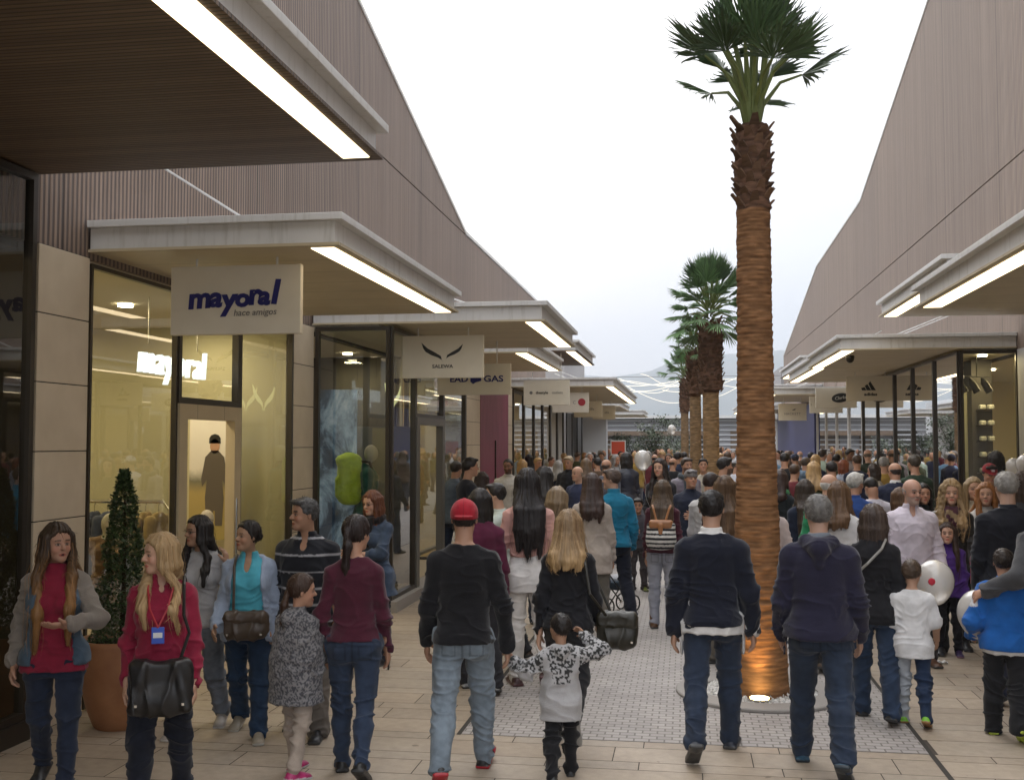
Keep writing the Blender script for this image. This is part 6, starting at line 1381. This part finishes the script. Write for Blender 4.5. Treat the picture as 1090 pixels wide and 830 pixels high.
    # Y red bag
    r, g = J('Y'); sbag('shopping_bag', 'crimson bag hanging beside the man in the teal jacket', 'bag', lp(r, (-.22*g.s, .06, .40*g.s)), (.14,.05,.15), r.rotation_euler.z, (.16,.012,.03), [lp(r, (-.26*g.s, .06, .47*g.s)), lp(r, (-.235*g.s, .05, .53*g.s)), lp(r, (-.18*g.s, .06, .47*g.s))], flap=False, metal=False, h=.012)
    q = at_y(1046, 608, 10.4); sbag('shopping_bag', 'magenta bag between the curly blonde and the grey-haired man', 'bag', (q.x, 10.4, q.z), (.10,.05,.15), -.3, (.34,.012,.07), [(q.x-.06,10.4,q.z+.14),(q.x,10.42,q.z+.30),(q.x+.06,10.4,q.z+.14)], flap=False, metal=False, h=.012)
    # balloons
    r, g = J('P'); w = lp(r, g.arm[1][2]+nrm(g.arm[1][2]-g.arm[1][1])*.06); q = at_y(995, 618, 8.7); balloon('silvery translucent balloon with a red dot beside the boy in white', (q.x, 8.7, q.z), .142, w, spot=(-.05,-.135,.01))
    r, g = J('U'); w = lp(r, g.arm[0][2]+nrm(g.arm[0][2]-g.arm[0][1])*.06); q = at_y(1042, 652, 8.35); balloon('translucent balloon half hidden behind the boy in bright blue', (q.x, 8.35, q.z), .15, w)
    r, g = J('m14'); q = at_y(684, 489, 13.6); balloon('white balloon floating above the crowd between the left signs and palms', (q.x, 13.6, q.z), .105, lp(r, (.1, .2, 1.0)))
    for px, py, Y, lab in ((1079,496,15.5,'small cream balloon above the grey-haired man near the right window'),(1092,494,12.5,'pale balloon cut by the right edge of the view'),(715,457,34,'tiny white balloon high before the far building')):
        q = at_y(px, py, Y); balloon(lab, (q.x, Y, q.z), .13 if Y > 20 else .10, (q.x+.1, Y+.1, 1.2))
    q = at_z(1003, 706, 0); F = Sdf(); F.box((0,0,.012), (.05,.03,.008), None, .006, .004); v, f = F.mesh(.004); v[:,2] += .012*vnoise(v*40, 3)+.004; o = mesh_obj('paper_scrap', v, f, M['frame_w'], loc=(q.x, q.y, 0)); tag(o, 'crumpled white paper scrap on the beige paving behind the boys', 'litter')
    # pushchair
    c = at_z(652, 652, 0); root = empty('pushchair', (c.x-.02, c.y, 0), math.radians(-38), 'pushchair with pale grey seat hood, dark frame and thin black wheels', 'pushchair')
    root.scale = (.70,.70,.74)
    def wheel(x, y, R):
        mb = MB(); n = 26; mb.tube([(x, y+R*math.cos(2*PI*i/n), R+.005+R*math.sin(2*PI*i/n)) for i in range(n+1)], .014, 7, False); o = mb.build('wheel', M['metal_dark'], root)
        mb = MB(); mb.tube([(x-.02,y,R),(x+.02,y,R)], .022, 10)
        for i in range(9): a = 2*PI*i/9; mb.tube([(x,y,R+.005),(x,y+R*math.cos(a),R+.005+R*math.sin(a))], .003, 4)
        mb.build('spokes', M['chrome'], o)
    for x, y, R in ((-.26,-.35,.14),(.26,-.35,.14),(-.16,.45,.125),(.16,.45,.125)): wheel(x, y, R)
    mb = MB()
    for q in (-1, 1): mb.tube([(q*.24,-.35,.15),(q*.24,-.05,.42),(q*.22,-.42,.80),(q*.20,-.62,1.0)], .013, 8); mb.tube([(q*.16,.45,.13),(q*.20,.25,.34),(q*.24,-.05,.42)], .014, 8)
    mb.tube([(-.20,-.62,1.0),(.20,-.62,1.0)], .018, 8); mb.tube([(-.24,-.35,.15),(.24,-.35,.15)], .010, 6); mb.build('frame', M['metal_dark'], root)
    F = Sdf(); F.box((0,-.05,.48), (.20,.20,.05), None, .03, .02); F.rc((-.0,-.2,.5), (0,-.30,.85), .10, .09, .05, flat=(0,1,0), fs=.5); F.ell((0,.22,.46), (.20,.28,.11), None, .03); finish('seat', F, .012, M['cloth'], root, (.025,.045,.065), 2, .004)
    F = Sdf(); F.ell((0,.24,.53), (.19,.27,.085), None, .03); finish('foot_cover', F, .011, M['cloth'], root, (.42,.43,.46), 3, .004)
    F = Sdf(); F.ell((0,-.32,.80), (.20,.07,.16), None, .03); finish('folded_hood', F, .012, M['cloth'], root, (.020,.03,.04), 4, .006)
# ------------------------------------------------------------------ shop window displays
def mannequin(x, y, z0, rz, H, tcol, label, legs=True, head=(.45,.42,.36), tk=None):
    root = empty('mannequin', (x, y, z0), math.radians(rz), label, 'mannequin'); g = figure(dict(H=H, sex='f' if H < 1.7 else 'm')); S = Sdf()
    S.loft(g.zs, g.a, g.b, g.yc, -.004); arms_sdf(S, g, -.003)
    for hip, knee, ank, fd, fu in g.leg: S.rc(hip, knee, .050*g.s, .034*g.s); S.rc(knee, ank, .034*g.s, .02*g.s); S.rc(ank-fu*.02, ank+fd*.09-fu*.05, .02, .02)
    S.rc(g.neck, g.hc, .032, .04); S.ell(g.hc, V3(.30,.38,.47)*g.hu)
    finish('figure', S, .014, M['skin'], root, head); top_mesh(g, {}, dict(top(tcol, off=.016, hem=.44, hood=1, amp=.008), **(tk or {})), .012, root, 4, 'jacket'); trousers_mesh(g, {}, jeans((.05,.05,.05)), .014, root, 5)
    b = MB(); b.lathe([(.16,0),(.16,.012)], 20); b.build('base', M['chrome'], root); return root, g
def displays():
    mannequin(-4.95, 8.72, .012, -70, 1.45, (.17,.10,.045), 'mannequin in shiny brown padded coat nearest in the yellow-lit window')
    mannequin(-5.12, 9.25, .012, -60, 1.30, (.10,.12,.12), 'child mannequin in dark blue-green jacket in the yellow-lit window')
    mannequin(-5.02, 10.80, .012, -90, 1.35, (.48,.44,.34), 'mannequin in cream quilted coat seen through the shop doorway')
    mannequin(-4.92, 11.62, .012, -80, 1.15, (.42,.40,.25), 'child mannequin in pale jacket right of the shop doorway')
    # clothes rail
    rr = empty('clothes_rail', (-5.85, 10.3, .012), PI/2, 'rounded metal clothes rail inside the yellow-lit shop', 'clothes rail'); mb = MB()
    mb.tube([(0,-.7,0),(0,-.7,1.35),(0,-.62,1.45),(0,.62,1.45),(0,.7,1.35),(0,.7,0)], .018, 8); mb.build('rail', M['chrome'], rr)
    rng = random.Random(4)
    for k in range(9):
        c = rng.choice([(.30,.22,.10),(.12,.07,.04),(.45,.40,.30),(.05,.06,.10),(.25,.05,.05)]); y = -6.4+k*.14; t = empty('hanging_coat', (y, 10.3, 1.40), PI/2, 'coat on the clothes rail inside the yellow-lit shop', 'coat', 'coats hanging on the clothes rail')
        F = Sdf(); F.loft([-.85,-.4,-.12,-.04], [.24,.21,.21,.06], [.05,.045,.04,.03], [0,0,0,0]); F.rc((-.18,0,-.12), (-.26,0,-.62), .05, .04, .03); F.rc((.18,0,-.12), (.26,0,-.62), .05, .04, .03); finish('cloth', F, .018, M['cloth'], t, c, k, .006); mb = MB(); mb.tube([(0,0,-.05),(0,0,.02),(.02,0,.05)], .004, 5); mb.build('hook', M['chrome'], t)
    # poster seen through the doorway: field, sky and a standing figure
    p = empty('poster', (-5.34, 11.75, .95), -PI/2, 'tall backlit poster of a child in dark coat seen through the doorway', 'poster'); mb = MB(); mb.box(-.03, 0, -.31, .31, 0, 1.55)
    m = mat('field_poster', (.5,.45,.3), .5); v = coord(m); sx = m.node_tree.nodes.new('ShaderNodeSeparateXYZ'); L(m, v, sx.inputs[0]); zz = math_n(m, 'ADD', math_n(m, 'MULTIPLY', sx.outputs['Z'], 1/1.75), math_n(m, 'MULTIPLY', noise(m, v, 5, 5), .12))
    c = ramp(m, zz, [(0,(.22,.17,.05)),(.35,(.30,.22,.07)),(.45,(.13,.12,.07)),(.52,(.55,.50,.38)),(1,(.75,.72,.60))]); L(m, c, P(m).inputs['Base Color']); L(m, c, P(m).inputs['Emission Color']); P(m).inputs['Emission Strength'].default_value = .12
    mb.build('print', m, p); 
    for nm, pts, cc in (('printed_coat', [(.0+.12*a, .16+b*1.06) for a, b in ((-.8,.0),(-.1,.0),(-.1,.16),(.1,.16),(.1,0),(.8,0),(.95,.30),(.75,.50),(1.25,.42),(1.35,.50),(.95,.74),(.35,.81),(-.35,.81),(-.95,.74),(-1.35,.50),(-1.25,.42),(-.75,.50),(-.95,.30))], 'dark_ink'), ('printed_face', [(q[0], q[1]) for q in ellipse(0, 1.07, .058, .085)], None), ('printed_hat', [(-.07,1.10),(.07,1.10),(.068,1.16),(.045,1.195),(0,1.21),(-.045,1.195),(-.068,1.16)], 'dark_ink')):
        mb = MB(); mb.poly([(.002, y, z) for y, z in pts], (.004, 0, 0)); mb.build(nm, (mat('printed_cloth', (.10,.085,.07), .6) if nm == 'printed_coat' else M[cc]) if cc else mat('printed_skin', (.45,.27,.18), .6), p)
    # glowing letters hung inside the window
    s = empty('neon_sign', (-4.85, 9.72, 2.82), 0, 'white glowing mayoral letters hung behind the yellow-lit shop glass', 'sign'); T = Matrix.Rotation(PI/2, 4, 'Z') @ Matrix.Rotation(PI/2, 4, 'X'); text_obj('glowing_letters', 'mayoral', .40, M['logo_glow'], s, T, .02, shear=.12, spacing=1.08)
    mb = MB(); mb.tube([(0,-.5,.15),(0,-.5,.58)], .006, 5); mb.tube([(0,.5,.15),(0,.5,.58)], .006, 5); mb.build('wire', M['chrome'], s)
    # glazed box: cold mountain print, rucksack on a mannequin
    p = empty('poster', (-4.57, 13.8, .14), 0, 'tall blue and white mountain print standing behind the glass box front', 'poster'); mb = MB(); mb.box(-.28, .28, -.02, .02, 0, 2.62); mb.build('print', M['poster_cold'], p)
    r, g = mannequin(-4.02, 13.42, .30, -68, 1.74, (.02,.10,.09), 'mannequin in dark green jacket with rucksack behind the glass box front')
    b = empty('backpack', lp(r, (0, -.21, 1.27)), r.rotation_euler.z, 'lime green hiking rucksack on the mannequin behind the glass', 'backpack'); F = Sdf(); F.box((0,-.02,0), (.17,.15,.30), None, .10, .01); F.ell((0,-.03,.26), (.17,.17,.10), None, .03); F.box((0,-.15,-.08), (.12,.05,.14), None, .05, .02)
    finish('bag_body', F, .012, M['cloth'], b, (.36,.55,.02), 3, .006)
    for q in (-1, 1): mb = MB(); mb.tube([(q*.08,.08,.25),(q*.09,.22,.24),(q*.10,.30,.05),(q*.10,.12,-.2)], .02, 6); mb.build('strap', M['metal_dark'], b)
    mb = MB(); mb.tube([(-.165,-.02,.12),(0,-.15,.12),(.165,-.02,.12)], .010, 5); mb.tube([(-.165,-.02,-.12),(0,-.17,-.12),(.165,-.02,-.12)], .010, 5); mb.build('buckle_strap', M['metal_dark'], b)
    mannequin(-4.7, 16.5, .14, -80, 1.75, (.16,.30,.05), 'mannequin in green jacket deep inside the glazed box')
    # window emblem on the box side glass
    e = empty('window_emblem', (-3.72, 13.5, 2.62), 0, 'pale yellow spread-wings emblem hung behind the side glass', 'sign'); T = Matrix.Rotation(PI/2, 4, 'Z')
    for q in (-1, 1): mb = MB(); mb.poly([(0, x*1.6, z*1.6) for x, z in wing(q, 1, 0, 0)], (.012, 0, 0)); mb.build('emblem', mat('pale_yellow_emblem', (.6,.6,.3), .5, emit=(.8,.8,.4), es=.5), e)
    # right shop: track lights
    t = empty('track_light', (4.75, 18.35, 3.02), 0, 'black track with three spot heads behind the right shop glass', 'lamp'); mb = MB(); mb.tube([(-.45,0,.1),(.1,0,.1)], .012, 6); mb.tube([(-.1,0,.1),(-.1,0,.45)], .008, 6); mb.build('track', M['metal_dark'], t)
    for k in range(3): mb = MB(); x = -.40+k*.19; mb.tube([(x,0,.08),(x+.03,0,.0),(x+.11,-.02,-.16)], [.02,.055,.06], 14); mb.build('spot_head', M['metal_dark'], t)
    mannequin(4.95, 22.0, .12, 90, 1.78, (.03,.03,.035), 'mannequin in black tracksuit top inside the right glazed shop'); mannequin(4.85, 20.3, .12, 80, 1.75, (.30,.03,.04), 'mannequin in red top inside the right glazed shop')
    e = empty('window_emblem', (4.36, 19.3, 2.86), 0, 'black three-bar emblem over letters on the right shop glass', 'sign'); T = Matrix.Rotation(-PI/2, 4, 'Z')
    for k, hh in enumerate((.09,.17,.25)): x = -.14+k*.11; mb = MB(); mb.poly([T @ Vector((a, 0, z)) for a, z in ((x-.02,-.04),(x+.07,-.04),(x+.07-hh*.55,-.04+hh),(x-.02-hh*.30,-.04+hh*.72))], (.01, 0, 0)); mb.build('emblem', M['dark_ink'], e)
    text_obj('lettering', 'adidas', .15, M['dark_ink'], e, T @ TM(0, -.14, 0), .004, offset=.005)
# ------------------------------------------------------------------ air
def haze():
    m = bpy.data.materials.new('distant_haze'); m.use_nodes = True; nt = m.node_tree; nt.nodes.clear(); out = nt.nodes.new('ShaderNodeOutputMaterial'); v = nt.nodes.new('ShaderNodeVolumePrincipled')
    v.inputs['Color'].default_value = (.80,.87,.97,1); v.inputs['Density'].default_value = .00045; v.inputs['Anisotropy'].default_value = .2; nt.links.new(v.outputs[0], out.inputs['Volume'])
    mb = MB(); mb.box(-3100, 3100, -400, 4100, -1.2, 400); o = mb.build('haze', m); tag(o, 'thin pale blue air fading the hills beyond the street', 'haze', kind='stuff')
lib(); lib_env(); make_camera(); sky(); ground(); buildings(); planting()
near_people(); mid_people(); far_people()
signs(); carried(); displays(); haze()
